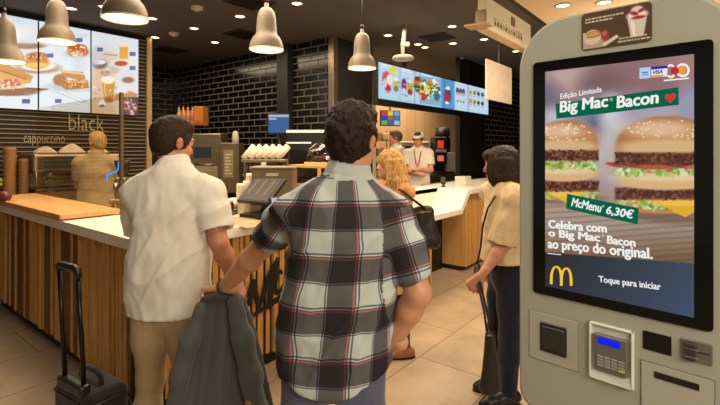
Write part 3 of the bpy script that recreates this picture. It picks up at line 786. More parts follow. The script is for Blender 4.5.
mb.build('frame', M_steelw, e)
for k in range(9): MB().b2((-.19 + .125 * (k % 3), -.12, .115 + .3 * (k // 3)), (-.19 + .125 * (k % 3) + .105, .08, .115 + .3 * (k // 3) + .14 + .02 * (k % 2)), .012).build('packet', mat('packet_%d' % (k % 3), [(196, 150, 84), (170, 130, 80), (214, 190, 140)][k % 3], .6), e)
# food warmer shelf in front of the workers
e = empty('pass_shelf', (6.45, 3.42, 0), 0, 'low steel pass-through cabinet in front of the two kitchen workers', 'cabinet')
MB().b2((-.55, -.10, 0), (.9, .10, 1.06), .006).build('body', M_steelw, e)
MB().b2((-.5, -.106, .7), (.1, -.10, 1.0), .004).b2((.2, -.106, .7), (.82, -.10, 1.0), .004).build('door', M_steeld, e)
# ================================================================ HANGING LAMPS
M_shade = mat('taupe_enamel_shade', (116, 101, 83), .5, var=.04)
M_in = mat('white_enamel_inside', (240, 232, 215), .5, emis=((255, 236, 200), 1.6))
M_cord = mat('lamp_cord', (28, 24, 20), .6)
LAMP = (1.0, .80, .55)
def pendant(x, y, zr, lab, power=16):
    e = empty('pendant_lamp', (x, y, zr), 0, lab, 'pendant lamp')
    R = .146
    prof = [(R, 0), (R * .985, .025), (R * .93, .065), (R * .80, .105), (R * .66, .128), (R * .60, .150), (R * .585, .20), (R * .55, .27), (R * .47, .325), (R * .30, .36), (.018, .372), (.018, .41), (0, .41)]
    MB().lathe(prof, seg=40).build('shade', M_shade, e)
    MB().lathe([(R * .985, .001), (R * .97, .025), (R * .91, .062), (R * .78, .10), (R * .5, .12), (0, .13)], seg=40).build('inner_reflector', M_in, e)
    MB().lathe([(R * 1.005, -.004), (R * 1.01, .006), (R * .985, .006), (R * .975, -.004), (R * 1.005, -.004)], seg=40).build('rim', mat('rim_enamel', (214, 190, 150), .3), e)
    MB().lathe([(.0, .41), (.02, .41), (.014, .45), (0, .46)], seg=14).build('cap', M_blk, e)
    MB().tube([(0, 0, .45), (0, 0, CZ - zr)], .004, 6).build('cord', M_cord, e)
    s = spot('pendant_light', (x, y, zr - .01), power, LAMP, 135, .7, .1); return e
def at_pendant(px, py_rim, d): x, y = cw(px, d); return x, y, EYE + (HY - py_rim) * d / FPX
for px, py, d, lab in [(4, 62, 3.75, 'taupe bell pendant over the oak board, cut by the picture edge'), (57, 42, 3.95, 'taupe bell pendant hanging in front of the toasted sandwich picture'), (125, 19, 3.05, 'largest taupe bell pendant, hanging above the man in the polo shirt'),
                       (266.5, 50, 3.9, 'taupe bell pendant hanging before the black tiled wall'), (362, 68.5, 4.65, 'taupe bell pendant hanging beside the wide menu board')]:
    pendant(*at_pendant(px, py, d), lab)

# ================================================================ MENU SCREENS
def proj(P):
    X = P[:, 0] * RX + P[:, 1] * RY; D = P[:, 0] * FX + P[:, 1] * FY
    return CX + FPX * X / D, HY - (P[:, 2] - EYE) * FPX / D
M_lit = mat_attr('lit_menu_display', 1.0)
def paint_left(P, u, v):
    x, y = proj(P); p = Paint(x, y, (206, 222, 236)); r = np.random.default_rng(3)
    p.ell(20, 110, 60, 40, (232, 238, 242), 1.0).ell(70, 60, 50, 40, (226, 234, 242), 1.0)
    # sandwich on a board (first screen)
    p.ell(8, 40, 20, 10, (196, 206, 214), .4).ell(8, 36, 14, 8, (236, 240, 242), .4)
    p.ell(28, 46, 17, 3, (160, 124, 92), .5).ell(30, 34, 12, 9, (222, 226, 230), .6)
    p.ell(38, 68, 22, 5.5, (176, 132, 92), .5).ell(38, 66, 18, 5, (240, 238, 232), .3)
    p.ell(37, 62, 12, 7, (214, 138, 66), .3).ell(37, 56, 11, 4, (190, 112, 50), .4).ell(37, 65, 12, 2.6, (244, 194, 90), .4).speck(37, 57, 9, 3, 22, [(236, 180, 110), (160, 90, 40)], 1.1, r)
    p.poly([(-4, 96), (48, 90), (49, 88.5), (-4, 86)], (122, 84, 56)).ell(12, 92, 26, 4, (150, 108, 74), .4)
    p.poly([(-4, 62), (4, 64), (33, 76), (31, 83), (-4, 88)], (226, 170, 96)).poly([(-4, 60), (2, 62), (34, 77), (29, 80), (-4, 70)], (206, 148, 74))
    p.poly([(-4, 77), (24, 84), (26, 88), (-4, 90)], (238, 206, 160)).speck(8, 84, 16, 4.5, 60, [(214, 120, 96), (246, 232, 210), (206, 90, 70), (230, 190, 150)], 1.6, r)
    p.line(-2, 70, 26, 79, 1.4, (160, 104, 50)).rect(22, 99, 30, 103.5, (86, 98, 150), .6)
    for k in range(4): p.line(24, 97 - k * 1.4, 31, 97.5 - k * 1.4, .6, (170, 180, 196), .5)
    # sandwich picture (second screen)
    p.ell(78, 54, 14, 4, (204, 206, 206), .5).ell(78, 51, 10.5, 6.5, (206, 124, 58), .3).ell(77, 47, 9, 3, (180, 90, 44), .4).speck(78, 51, 9, 5, 40, [(240, 200, 140), (196, 70, 50), (230, 150, 70), (250, 230, 190)], 1.3, r)
    p.ell(72, 87, 26, 5, (198, 206, 212), .7).ell(79, 65, 7, 10, (214, 222, 230), .7)
    p.ell(60, 80, 7, 6, (178, 116, 62), .35).poly([(61, 70), (83, 72), (86, 79), (82, 81), (62, 76)], (196, 136, 80)).poly([(62, 70), (84, 73), (84, 75), (62, 72.5)], (232, 196, 140))
    p.poly([(63, 80), (88, 80), (89, 88), (66, 90), (62, 87)], (188, 118, 56)).poly([(64, 80), (88, 80), (87, 83), (65, 83.5)], (224, 164, 92)).speck(74, 84, 12, 4, 26, [(160, 92, 40), (236, 186, 120)], 1.2, r)
    p.poly([(56, 92), (60, 90), (87, 101), (84, 103.5)], (190, 196, 204)).poly([(57, 91.4), (61, 91), (84, 100.5), (82, 101.5)], (236, 240, 244))
    for (a, b) in ((48, 29), (76, 38), (47, 53.5), (55, 99)): p.rect(a, b, a + 6.5, b + 4, (96, 108, 156), .6)
    for k in range(3): p.line(76, 36 - k * 1.5, 87, 37.5 - k * 1.5, .6, (170, 180, 196), .5)
    # table with tea and beer glass (third screen)
    m = (x > 90.4).astype(float)
    q = Paint(x, y, (220, 226, 232))
    q.ell(96, 104, 30, 20, (218, 182, 144), .8).ell(104, 78, 14, 26, (212, 184, 152), .9).ell(126, 90, 14, 20, (226, 224, 224), .8)
    q.ell(100, 66, 9, 3, (190, 196, 206), .4).ell(100, 64, 7, 5, (120, 92, 96), .4).ell(100, 62, 6, 2.4, (226, 226, 232), .3)
    q.ell(96, 56, 5, 9, (206, 200, 200), .6).rect(119.5, 45, 128, 59, (232, 164, 56), 1.2).rect(119.5, 44, 128, 47, (246, 224, 180), .8).ell(122, 64, 12, 4, (232, 224, 214), .4).ell(121, 63.5, 6.5, 2.6, (176, 74, 40), .4)
    q.line(104, 54, 117, 55.5, 1.6, (180, 160, 130)).ell(128, 78, 8, 7, (214, 216, 222), .5).ell(128, 80, 6, 3, (150, 100, 80), .5).ell(113, 70, 6, 4, (196, 184, 176), .6)
    q.poly([(117, 86), (138, 94), (134, 104), (114, 100)], (202, 140, 84)).ell(121, 90, 8, 4, (224, 226, 230), .4)
    q.poly([(101.5, 81), (115, 81), (113.5, 98), (104, 98)], (206, 138, 52)).ell(108, 80, 7, 4, (244, 232, 206), .4).line(104.5, 84, 105.5, 96, 1.2, (236, 190, 110)).ell(109, 100, 5, 2.4, (150, 104, 66), .5)
    q.ell(102, 104, 3.4, 4, (236, 236, 238), .4).ell(102, 106, 2.6, 1.6, (120, 110, 120), .5)
    q.rect(122.5, 97, 140, 121, (70, 62, 66), .8).speck(130, 106, 6, 8, 34, [(206, 120, 120), (226, 160, 150), (120, 60, 60), (90, 80, 90)], 2.0, r).rect(121.7, 96, 122.7, 121, (40, 36, 40), .3)
    for (a, b) in ((97, 47.5), (129.5, 52), (129.5, 66)): q.rect(a, b, a + 6, b + 4, (90, 104, 150), .6)
    q.speck(104, 86, 12, 20, 16, [(236, 240, 244), (180, 150, 130), (140, 110, 100)], 1.6, r, .6)
    p.c = p.c * (1 - m[:, None]) + q.c * m[:, None]
    return p.c
e_names = ['menu screen with a long toasted sandwich on a board', 'menu screen with sandwich halves stacked on a white plate', 'menu screen with a beer glass and cups of tea']
for k, (xa, xb) in enumerate(((1.244, 1.857), (1.863, 2.447), (2.453, 3.078))):
    zb, zt = 2.072, 3.175
    e = empty('mounted_menu_screen', ((xa + xb) / 2, 6.54, zb), 0, e_names[k], 'menu screen', 'food menu screens on the slatted wall')
    cx = (xa + xb) / 2
    MB().b2((xa - cx, -.03, 0), (xb - cx, .035, zt - zb), .004).build('casing', M_blk, e)
    o = grid_image('display', (xa + .005, 6.508, zb + .006), (xb - xa - .01, 0, 0), (0, 0, zt - zb - .012), 150, 260, paint_left, M_lit)
    o.parent = e; o.matrix_parent_inverse = Matrix.Translation(-Vector(e.location))
def paint_right(P, u, v):
    x, y = proj(P); p = Paint(x, y, (158, 196, 222)); r = np.random.default_rng(5)
    # local frame that follows the board: t across (photo px), w 0 top .. 1 bottom
    top = 61 + (x - 378) * .213; bot = 97 + (x - 380) * .152; w = (y - top) / (bot - top)
    p = Paint(x, w * 36, (166, 202, 224))
    p.rect(379, 0, 400, 36, (176, 212, 232), 1).rect(420, 6, 441, 36, (130, 176, 200), 1).rect(441, -2, 454, 40, (84, 148, 206), 1).rect(455, -2, 488, 40, (190, 214, 230), 1).rect(400, 4, 419, 34, (186, 212, 226), 1)
    p.ell(393, 6, 3.6, 4.5, (220, 210, 70), .5).ell(387, 17, 4.6, 8, (196, 50, 66), .4).ell(389.5, 17, 3, 6, (236, 226, 220), .4).ell(388, 26, 3, 4, (190, 40, 60), .5).ell(396, 21, 3, 6, (196, 186, 100), .5).ell(396, 25, 2.4, 3, (120, 130, 70), .5)
    p.ell(404, 20, 2.6, 6.5, (150, 60, 110), .5).ell(404, 16, 2, 3, (90, 60, 120), .5).ell(410, 21, 3, 7, (200, 160, 60), .5).ell(410, 26, 2.4, 3, (170, 50, 60), .5)
    p.ell(418, 14, 4.2, 6, (214, 110, 44), .4).ell(418, 10, 3.4, 2.5, (110, 60, 40), .5).ell(419, 21, 4, 4, (60, 60, 60), .5).ell(426, 22, 6, 6, (236, 196, 60), .5).ell(424, 26, 4, 5, (226, 226, 220), .5).speck(426, 20, 9, 11, 60, [(240, 210, 80), (240, 240, 235), (70, 120, 60), (200, 90, 50), (60, 70, 80), (230, 180, 90)], 1.6, r).speck(436, 19, 4, 11, 40, [(236, 216, 120), (60, 110, 120), (230, 232, 228), (40, 80, 90)], 1.5, r)
    p.ell(448, 22, 3, 9, (50, 70, 120), .4).ell(447, 25, 2.6, 6, (190, 40, 54), .5).ell(448, 14, 2, 2.4, (236, 236, 240), .5).ell(447, 31, 2, 1.5, (240, 240, 240), .5)
    for a in (457.5, 460.5, 463.5): p.ell(a, 15, 1.5, 3.6, (70, 80, 100), .5).ell(a, 18, 1.2, 1.8, (210, 150, 130), .5).ell(a, 27, 1.0, 1.3, (120, 140, 160), .5)
    for k, a in enumerate((470.5, 474.5, 478.5, 482.5)):
        for b in (14, 25): p.ell(a, b, 1.5, 2.4, [(190, 150, 60), (150, 130, 50), (70, 90, 60), (90, 70, 60)][k], .5).rect(a - 1.4, b + 3.4, a + 1.4, b + 4.4, (120, 140, 160), .5, op=.6)
    for a in (400, 420, 441.5, 454.5, 468): p.rect(a - .25, -2, a + .25, 40, (120, 160, 190), .3)
    for a in (382, 402, 422, 456, 470): p.line(a, 3, a + 9, 3, 1.2, (236, 244, 250), .8)
    for a in (380, 401, 421, 455.5, 469):            # headings and price lines, too small to read
        for b in (2, 5): p.line(a + 1, b, a + 6 + 5 * r.random(), b, .9, (240, 246, 250), .8)
    for k in range(34):
        a, b = 380 + 106 * r.random(), 8 + 27 * r.random(); p.line(a, b, a + 1.5 + 2.5 * r.random(), b, .7, [(240, 244, 248), (70, 100, 140)][k % 2], .7)
    p.ell(385, 21, 2.2, 5, (226, 190, 190), .5).ell(384.5, 12, 2, 2, (230, 90, 90), .5).ell(396, 15, 2.2, 2, (236, 240, 236), .5).ell(404, 25, 1.6, 2, (226, 220, 230), .5).ell(410, 15, 1.6, 1.6, (240, 230, 200), .5)
    p.ell(417, 17, 3.6, 1.2, (90, 140, 60), .5).ell(417, 19, 3.8, 1.2, (90, 50, 36), .5).ell(430, 12, 3, 3.4, (216, 130, 60), .4).ell(430, 14, 3.2, 1, (96, 140, 60), .5).ell(437, 26, 3, 4, (54, 110, 130), .4).ell(434, 9, 2, 2.4, (240, 236, 220), .5).rect(421.5, 24, 425, 33, (200, 50, 50), .5)
    p.grain(5, r); return p.c
e = empty('menu_board', (6.7, 3.62, 2.3), 0, 'wide lit menu board with blue pictures of drinks and meals above the kitchen opening', 'menu board')
loc_child(MB().b2((4.90, 3.60, 2.20), (8.70, 3.68, 2.80), .004), 'casing', M_black, e)
o = grid_image('display', (4.92, 3.594, 2.285), (3.72, 0, 0), (0, 0, .495), 460, 64, paint_right, M_lit); o.parent = e; o.matrix_parent_inverse = Matrix.Translation(-Vector(e.location))
loc_child(MB().b2((5.6, 3.62, 2.8), (5.66, 3.66, CZ)).b2((7.9, 3.62, 2.8), (7.96, 3.66, CZ)), 'ceiling_bracket', M_black, e)
for k in range(3): loc_child(MB().b2((4.92 + .93 * (k + 1) - .003, 3.590, 2.285), (4.92 + .93 * (k + 1) + .003, 3.594, 2.78)), 'bezel_joint', M_black, e)
# small colour-tile order monitor
x, y = cw(390, 8.6)
e = empty('order_display', (x, y, 2.2), VIEW_ROT + .25, 'small wall monitor showing a grid of bright colour tiles', 'monitor')
MB().b2((-.20, -.03, -.16), (.20, .02, .14), .008).build('casing', M_blk, e)
tiles = [[(196, 60, 52), (226, 196, 60), (110, 160, 200)], [(50, 60, 190), (170, 100, 60), (70, 110, 170)], [(90, 170, 70), (60, 100, 150), (140, 190, 220)]]
def paint_tiles(P, u, v):
    c = np.zeros((len(u), 3)); i = np.clip((u * 3).astype(int), 0, 2); j = np.clip(((1 - v) * 3).astype(int), 0, 2); T = np.array(tiles, float)
    c = T[j, i]; ed = (np.abs(u * 3 - np.round(u * 3)) < .05) | (np.abs(v * 3 - np.round(v * 3)) < .05); c[ed] = (60, 70, 90); return c
grid_image('display', (-.185, -.032, -.145), (.37, 0, 0), (0, 0, .27), 61, 46, paint_tiles, M_lit, e)
MB().tube([(0, 0, .13), (0, .02, CZ - 2.2)], .012, 8).build('ceiling_rod', M_blk, e)

# ================================================================ SIGNS AND FITTINGS UNDER THE CEILING
M_sign = mat('cream_sign_board', (212, 190, 150), .6, var=.03, emis=((214, 186, 140), .42))  # emission brightens the shaded board face; the board is no lamp
xs0 = dep_y(482, 2.0) * ray(482)[0]; xs1 = dep_y(527, 2.0) * ray(527)[0]
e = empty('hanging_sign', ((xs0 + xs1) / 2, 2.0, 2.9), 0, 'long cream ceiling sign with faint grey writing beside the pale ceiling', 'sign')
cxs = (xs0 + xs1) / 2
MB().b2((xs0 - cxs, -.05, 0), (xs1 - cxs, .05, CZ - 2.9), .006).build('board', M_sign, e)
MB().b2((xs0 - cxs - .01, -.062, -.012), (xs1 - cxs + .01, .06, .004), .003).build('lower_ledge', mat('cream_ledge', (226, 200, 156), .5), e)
mb = MB()
MB().b2((xs0 - cxs - .20, -.14, 0), (xs0 - cxs - .01, .12, .02), .004).b2((xs0 - cxs - .05, -.06, 0), (xs0 - cxs - .005, .06, .20), .02, seg=3).build('end_bracket', mat('cream_bracket', (206, 178, 136), .5), e)
# faint indistinct strokes as on the board: an icon and a row of letter-like marks
r = random.Random(11)
xa = xs0 - cxs + .22; yb = -.051
mb = MB()
for k in range(11):
    x0 = xa + k * .085
    for q in range(2): mb.b2((x0 + q * .035, yb - .002, .075), (x0 + q * .035 + .01, yb, .075 + r.choice((.06, .09)))); 
    mb.b2((x0, yb - .002, .075 + r.choice((0, .04, .05))), (x0 + .045, yb, .085 + .04 * r.choice((0, 1))))
mb.build('faint_lettering', mat('faded_grey_print', (150, 128, 96), .7), e)
MB().b2((.0, yb - .002, .19), (.06, yb, .30)).b2((.075, yb - .002, .19), (.135, yb, .30)).build('faint_icon', mat('faded_grey_print', (150, 128, 96), .7), e)
x0 = dep_y(486, 2.25) * ray(486)[0]; x1 = dep_y(511, 2.25) * ray(511)[0]; cxs = (x0 + x1) / 2
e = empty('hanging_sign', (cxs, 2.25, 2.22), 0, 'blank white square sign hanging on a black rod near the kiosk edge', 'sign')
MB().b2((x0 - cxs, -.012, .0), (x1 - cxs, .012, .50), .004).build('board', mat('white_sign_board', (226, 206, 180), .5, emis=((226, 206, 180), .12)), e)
MB().b2((-.012, -.012, .5), (.012, .012, CZ - 2.22)).build('rod', M_blk, e)
# white ceiling-mounted projector disc
x, y = cw(403, 6.0); zt = CZ
e = empty('ceiling_speaker', (x, y, EYE + (HY - 58.5) * 6.0 / FPX), VIEW_ROT, 'flat white disc speaker on a ceiling bracket above the menu board', 'speaker')
h = zt - e.location.z
M_pw = mat('off_white_plastic', (180, 170, 152), .5)
MB().lathe([(0, -.02), (.13, -.02), (.15, 0), (.13, .03), (.05, .045), (0, .045)], seg=30).build('disc', M_pw, e)
MB().tube([(0, .02, .04), (.0, .02, .16), (.03, .02, h)], [.025, .03, .03], 10).b2((-.03, -.02, .16), (.09, .05, .22), .01).build('bracket', M_pw, e)

# wall lettering on the slats
M_let = mat('pale_outline_letters', (190, 176, 150), .6)
def wall_word(word, px0, px1, py0, py1, lab):
    d0, d1 = dep_y(px0, 6.56), dep_y(px1, 6.56); x0, x1 = d0 * ray(px0)[0], d1 * ray(px1)[0]; dm = (d0 + d1) / 2
    zb = EYE + (HY - py1) * dm / FPX; h = (py1 - py0) * dm / FPX
    o = text_mesh('wall_lettering', word, M_let, None, Matrix.Translation((x0, 6.566, zb)) @ Matrix.Rotation(PI / 2, 4, 'X'), width=x1 - x0, height=h, bold=-.012)
    tag(o, lab, 'lettering')
wall_word('black', 69, 104, 114.5, 130.5, 'pale wall lettering of a short five-letter word under the screens')
wall_word('cappuccino', 24, 65, 133.5, 146, 'pale wall lettering of a long coffee word low on the slatted wall')
# ================================================================ ORDERING KIOSK (stands close on the right)
K0 = (.595, 1.54); KE = (.7115, -.7027)                    # bezel corner and direction of the face, to the right / ahead of the eye
_kx = K0[0] * RX + K0[1] * FX; _ky = K0[0] * RY + K0[1] * FY
K_ROT = math.atan2(KE[0] * RY + KE[1] * FY, KE[0] * RX + KE[1] * FX)
def kp(px, py):
    a = (px - CX) / FPX
    s = (a * K0[1] - K0[0]) / (KE[0] - a * KE[1])
    return s, EYE + (HY - py) * (K0[1] + s * KE[1]) / FPX
def kproj(s, z):
    X = K0[0] + s * KE[0]; D = K0[1] + s * KE[1]
    return CX + FPX * X / D, HY - (z - EYE) * FPX / D
M_kio = mat('kiosk_grey_paint', (154, 154, 138), .45, var=.02, scale=2)
M_kio2 = mat('kiosk_panel_paint', (160, 159, 142), .4, var=.02, scale=2)
M_gloss = mat('kiosk_black_glass', (9, 9, 9), .12)
kiosk = empty('ordering_kiosk', (_kx, _ky, 0), K_ROT, 'tall grey self-order kiosk with a large lit burger advert on its touch screen', 'kiosk')
S0, S1, ZB, ZT = -.055, .545, .70, 2.035
SC = (S0 + S1) / 2
# housing: rounded slab with softened front edge
mb = MB(); o_ = rrect(S0, ZB, S1, ZT, (.07, .07, .16, .16), 12)
def inset(o, q):
    cx, cz = SC, (ZB + ZT) / 2
    return [(cx + (x - cx) * (1 - q / ((S1 - S0) / 2)), cz + (z - cz) * (1 - q / ((ZT - ZB) / 2))) for x, z in o]
rings = [(inset(o_, .010), 0.0), (inset(o_, .003), .004), (o_, .014), (o_, .17), (inset(o_, .01), .18)]
vr = [[mb.bm.verts.new((x, y, z)) for x, z in o] for o, y in rings]
for a, b in zip(vr, vr[1:]):
    n = len(a)
    for k in range(n): mb.bm.faces.new((a[k], a[(k + 1) % n], b[(k + 1) % n], b[k])).smooth = True
mb.bm.faces.new(vr[0]); mb.bm.faces.new(list(reversed(vr[-1])))
mb.build('housing', M_kio, kiosk)
MB().b2((SC - .11, .04, .03), (SC + .11, .14, ZB + .02), .01).build('pedestal', mat('kiosk_pedestal', (60, 60, 56), .4, .5), kiosk)
MB().prism(rrect(SC - .26, -.1, SC + .26, .3, .05), 0, .03, axis='z').build('base_plate', mat('kiosk_base', (70, 70, 66), .4, .5), kiosk)
# black bezel, slightly proud
bz0, bz1 = 1.112, 1.893
MB().prism(rrect(0, bz0, .487, bz1, .012), -.006, .004).build('bezel', M_gloss, kiosk)
sa, _ = kp(546, 180); sb, _ = kp(694.5, 180)
zt_ = kp(620, 63.5)[1]; zb_ = kp(620, 301)[1]
zt_ = (kp(546, 70)[1] + kp(694, 57)[1]) / 2; zb_ = (kp(546, 288)[1] + kp(694, 314)[1]) / 2
def paint_kiosk(P, u, v):
    s, z = P[:, 0], P[:, 2]
    X = K0[0] + s * KE[0]; D = K0[1] + s * KE[1]
    x, y = CX + FPX * X / D, HY - (z - EYE) * FPX / D
    r = np.random.default_rng(9)
    p = Paint(x, y, (150, 116, 118))
    # blurred restaurant behind
    p.ell(565, 75, 22, 18, (196, 168, 160), 1.4).ell(640, 78, 34, 22, (150, 110, 112), 1.4).ell(690, 62, 26, 16, (168, 128, 124), 1.2).ell(545, 100, 16, 18, (120, 108, 130), 1.2)
    p.ell(605, 85, 20, 12, (120, 92, 96), 1.4).ell(615, 122, 34, 24, (168, 164, 178), 1.4).ell(600, 130, 12, 22, (92, 96, 130), 1.2).ell(625, 140, 16, 22, (206, 202, 200), 1.2).ell(612, 112, 12, 14, (234, 232, 236), 1.2).ell(606, 150, 12, 22, (206, 206, 214), 1.2).ell(660, 112, 40, 12, (176, 168, 186), 1.4).ell(690, 104, 12, 20, (158, 158, 186), 1.2).ell(555, 118, 14, 10, (196, 196, 208), 1.2).ell(588, 108, 16, 8, (130, 128, 158), 1.2)
    p.ell(616, 168, 22, 26, (190, 176, 172), 1.2)
    # table
    tt = 186 + (x - 546) * .03
    p.mix(np.clip((y - tt) / 22 + .2, 0, 1), (176, 156, 140)); p.mix(np.clip((y - 222) / 34, 0, 1) * .9, (128, 98, 72)); p.mix(np.clip((y - 250) / 30, 0, 1) * .8, (96, 66, 44))
    p.mix(.25 * np.clip((y - 190) / 20, 0, 1) * np.clip(np.sin(y * 1.1 + x * .06 + 1.5 * np.sin(x * .02)), 0, 1), (70, 46, 30))
    p.ell(568, 199, 34, 5, (110, 84, 70), .9, op=.6).ell(662, 216, 44, 7, (100, 72, 56), .9, 5, op=.6)
    def burger(cx, w, ytop, ybun, yp1, ymid, yp2, ybot, k, bacon):
        # crown bun
        p.ell(cx, ytop + (ybun - ytop) * 1.0, w, (ybun - ytop) * 1.02, (168, 110, 66), .10)
        p.ell(cx + w * .1, ybun - (ybun - ytop) * .28, w * .9, (ybun - ytop) * .62, (202, 144, 94), .7)
        p.ell(cx - w * .15, ytop + (ybun - ytop) * .40, w * .6, (ybun - ytop) * .26, (232, 190, 150), .9)
        p.ell(cx, ybun + 1, w * .98, (ybun - ytop) * .28, (222, 184, 134), .5)
        for _ in range(44):
            a, q = r.random() * 2 * PI, math.sqrt(r.random())
            sx, sy = cx + q * math.cos(a) * w * .82, ytop + (ybun - ytop) * .46 + q * math.sin(a) * (ybun - ytop) * .36
            p.ell(sx, sy, 1.15, .8, (246, 226, 190), .5, r.random() * 60 - 30)
        # heel shading of first layer
        def patty(yy, h, col=(92, 48, 34)):
            p.rect(cx - w * 1.0, yy - h, cx + w * 1.0, yy + h, col, 3.0)
            for _ in range(130):
                p.ell(cx + (r.random() * 2 - 1) * w, yy + (r.random() * 2 - 1) * h, 1.8, 1.2, [(128, 74, 54), (70, 34, 24), (150, 92, 66), (58, 28, 20)][r.integers(4)], .5, r.random() * 180, .8)
        def greens(yy, h):
            for _ in range(90):
                p.ell(cx + (r.random() * 2 - 1) * w * .98, yy + (r.random() * 2 - 1) * h, 3.0 * k, 1.7 * k, [(132, 176, 60), (166, 202, 92), (96, 140, 44), (206, 222, 150), (232, 236, 200), (188, 214, 120)][r.integers(6)], .5, r.random() * 180, .85)
        # bottom bun first, upper layers cover it
        p.ell(cx, ybot - 5 * k, w * .98, 9 * k, (206, 156, 100), .25); p.ell(cx, ybot - 2 * k, w * .8, 5 * k, (186, 132, 80), .8)
        greens(yp2 + 8 * k, 6 * k)
        p.poly([(cx - w * .55, yp2 + 5 * k), (cx + w * .85, yp2 + 4 * k), (cx + w * .5, yp2 + 18 * k), (cx + w * .32, yp2 + 23 * k), (cx + w * .18, yp2 + 19 * k)], (240, 178, 40), 1.0) if bacon else p.poly([(cx - w * .6, yp2 + 5 * k), (cx + w * .62, yp2 + 6 * k), (cx + w * .22, yp2 + 20 * k), (cx + w * .10, yp2 + 21 * k)], (242, 184, 48), 1.0)
        p.ell(cx + (w * .25 if bacon else 0), yp2 + 8 * k, w * .5, 4 * k, (248, 200, 80), .8)
        patty(yp2, 5.5 * k)
        p.ell(cx, ymid, w * .98, 8.5 * k, (226, 184, 130), .25); p.ell(cx, ymid - 3.5 * k, w * .86, 3.5 * k, (240, 208, 164), .9)
        greens(yp1 + 11 * k, 5 * k)
        if bacon:
            for q in range(4): p.ell(cx - w * .62 + q * w * .44, yp1 + 6 * k + (q % 2) * 1.5, w * .38, 2.9 * k, [(160, 62, 46), (186, 88, 64), (142, 48, 40), (196, 108, 84)][q], .4, 6 - 9 * (q % 2))
            p.ell(cx - w * 1.0, yp1 + 6 * k, 9 * k, 2.2 * k, (188, 70, 54), .4, 10)
        patty(yp1, 5.5 * k)
    burger(566, 33, 121, 146, 155.5, 174, 186, 197, .88, False)
    burger(668, 52, 117, 147, 158.5, 181, 193.5, 209, 1.05, True)
    # footer with the invitation
    fy = 251.5 + (x - 546) * .075
    a = np.clip(y - fy, 0, 1); g = np.clip((x - 540) / 160, 0, 1)[:, None]
    foot = np.array((34, 36, 42.)) * (1 - g) + np.array((56, 74, 98.)) * g
    foot = foot + np.clip((y - fy) / 60, 0, 1)[:, None] * np.array((2, 8, 14.))
    p.c = p.c * (1 - a[:, None]) + foot * a[:, None]
    p.grain(2, r); p.c *= .97
    return p.c
grid_image('display', (sa, -.0072, zb_), (sb - sa, 0, 0), (0, 0, zt_ - zb_), 260, 420, paint_kiosk, mat_attr('lit_kiosk_display', .92), kiosk)
# printed lettering of the advert
M_wtx = mat_emit('advert_white', (244, 244, 240), .95); M_grn = mat_emit('advert_green', (8, 104, 74), .9); M_yel = mat_emit('arches_yellow', (250, 196, 40), 1.0); M_hrt = mat_emit('heart_red', (224, 56, 52), .95)
def ktext(name, s, p0, p1, hpx, m, bold=.02, shear=0.0, y=-.0092):
    """base line from photo point p0 to p1 mapped on the kiosk face"""
    a, b = kp(*p0), kp(*p1); dx, dz = b[0] - a[0], b[1] - a[1]; w = math.hypot(dx, dz); ang = math.atan2(dz, dx)
    M = Matrix.Translation((a[0], y, a[1])) @ Matrix.Rotation(PI / 2, 4, 'X') @ Matrix.Rotation(ang, 4, 'Z')
    h = abs(kp(p0[0], p0[1] - hpx)[1] - a[1]) if hpx else None
    return text_mesh(name, s, m, kiosk, M, width=w, height=h, bold=bold * 1.7, shear=shear)
def kpoly(name, pts, m, y=-.0084):
    mb = MB(); mb.bm.faces.new([mb.bm.verts.new((kp(*p)[0], y, kp(*p)[1])) for p in pts]); return mb.build(name, m, kiosk)
kpoly('banner', [(556.5, 104), (679, 87.5), (679.5, 105), (557.5, 119)], M_grn)
ktext('lettering', 'Big Mac', (561, 116.4), (610, 110.6), 14.8, M_wtx, .026, .12)
ktext('lettering', '®', (611, 101.5), (614, 101), 3.2, M_wtx, .0)
ktext('lettering', 'Bacon', (617.5, 108.6), (660, 103.4), 12.2, M_wtx, .026, .12)
hz = []
for k in range(28):
    t = 2 * PI * k / 28; hx, hy = 16 * math.sin(t) ** 3, 13 * math.cos(t) - 5 * math.cos(2 * t) - 2 * math.cos(3 * t) - math.cos(4 * t)
    hz.append((671 + hx * .34, 98 - hy * .34 - hx * .03))
kpoly('heart', hz, M_hrt, -.0092)
ktext('lettering', 'Edição Limitada', (561.5, 100.5), (603, 93.5), 6.4, M_wtx, .012, .1)
kpoly('banner', [(568, 193.5), (639.5, 208), (638.5, 224), (567, 208.5)], M_grn)
ktext('lettering', 'McMenu', (572, 205.8), (602, 212.4), 8.6, M_wtx, .024, .14)
ktext('lettering', '®', (603, 207), (605, 207.4), 2.5, M_wtx, .0)
ktext('lettering', '6,30€', (606.5, 214.6), (634, 220), 10, M_wtx, .022, .12)
ktext('lettering', 'Celebra com', (549.5, 227.8), (608, 232.6), 8.4, M_wtx, .030)
ktext('lettering', 'o Big Mac', (549.5, 238.2), (601.5, 243.8), 9.8, M_wtx, .030)
ktext('lettering', '®', (602.6, 237), (605, 237.2), 3, M_wtx, .0)
ktext('lettering', 'Bacon', (608, 243.2), (636.5, 246.6), 8.2, M_wtx, .030)
ktext('lettering', 'ao preço do original.', (549, 250.6), (654, 262.2), 12.5, M_wtx, .026)
kpoly('rule_line', [(548.5, 252.6), (562, 254.0), (562, 254.7), (548.5, 253.3)], M_wtx)
ktext('lettering', 'Toque para iniciar', (600, 283.4), (662, 291.6), 8.2, M_wtx, .018)
kpoly('rule_line', [(549.2, 74), (549.7, 74), (549.7, 82), (549.2, 82)], mat_emit('faint_rule', (190, 180, 180), .8), -.0092)
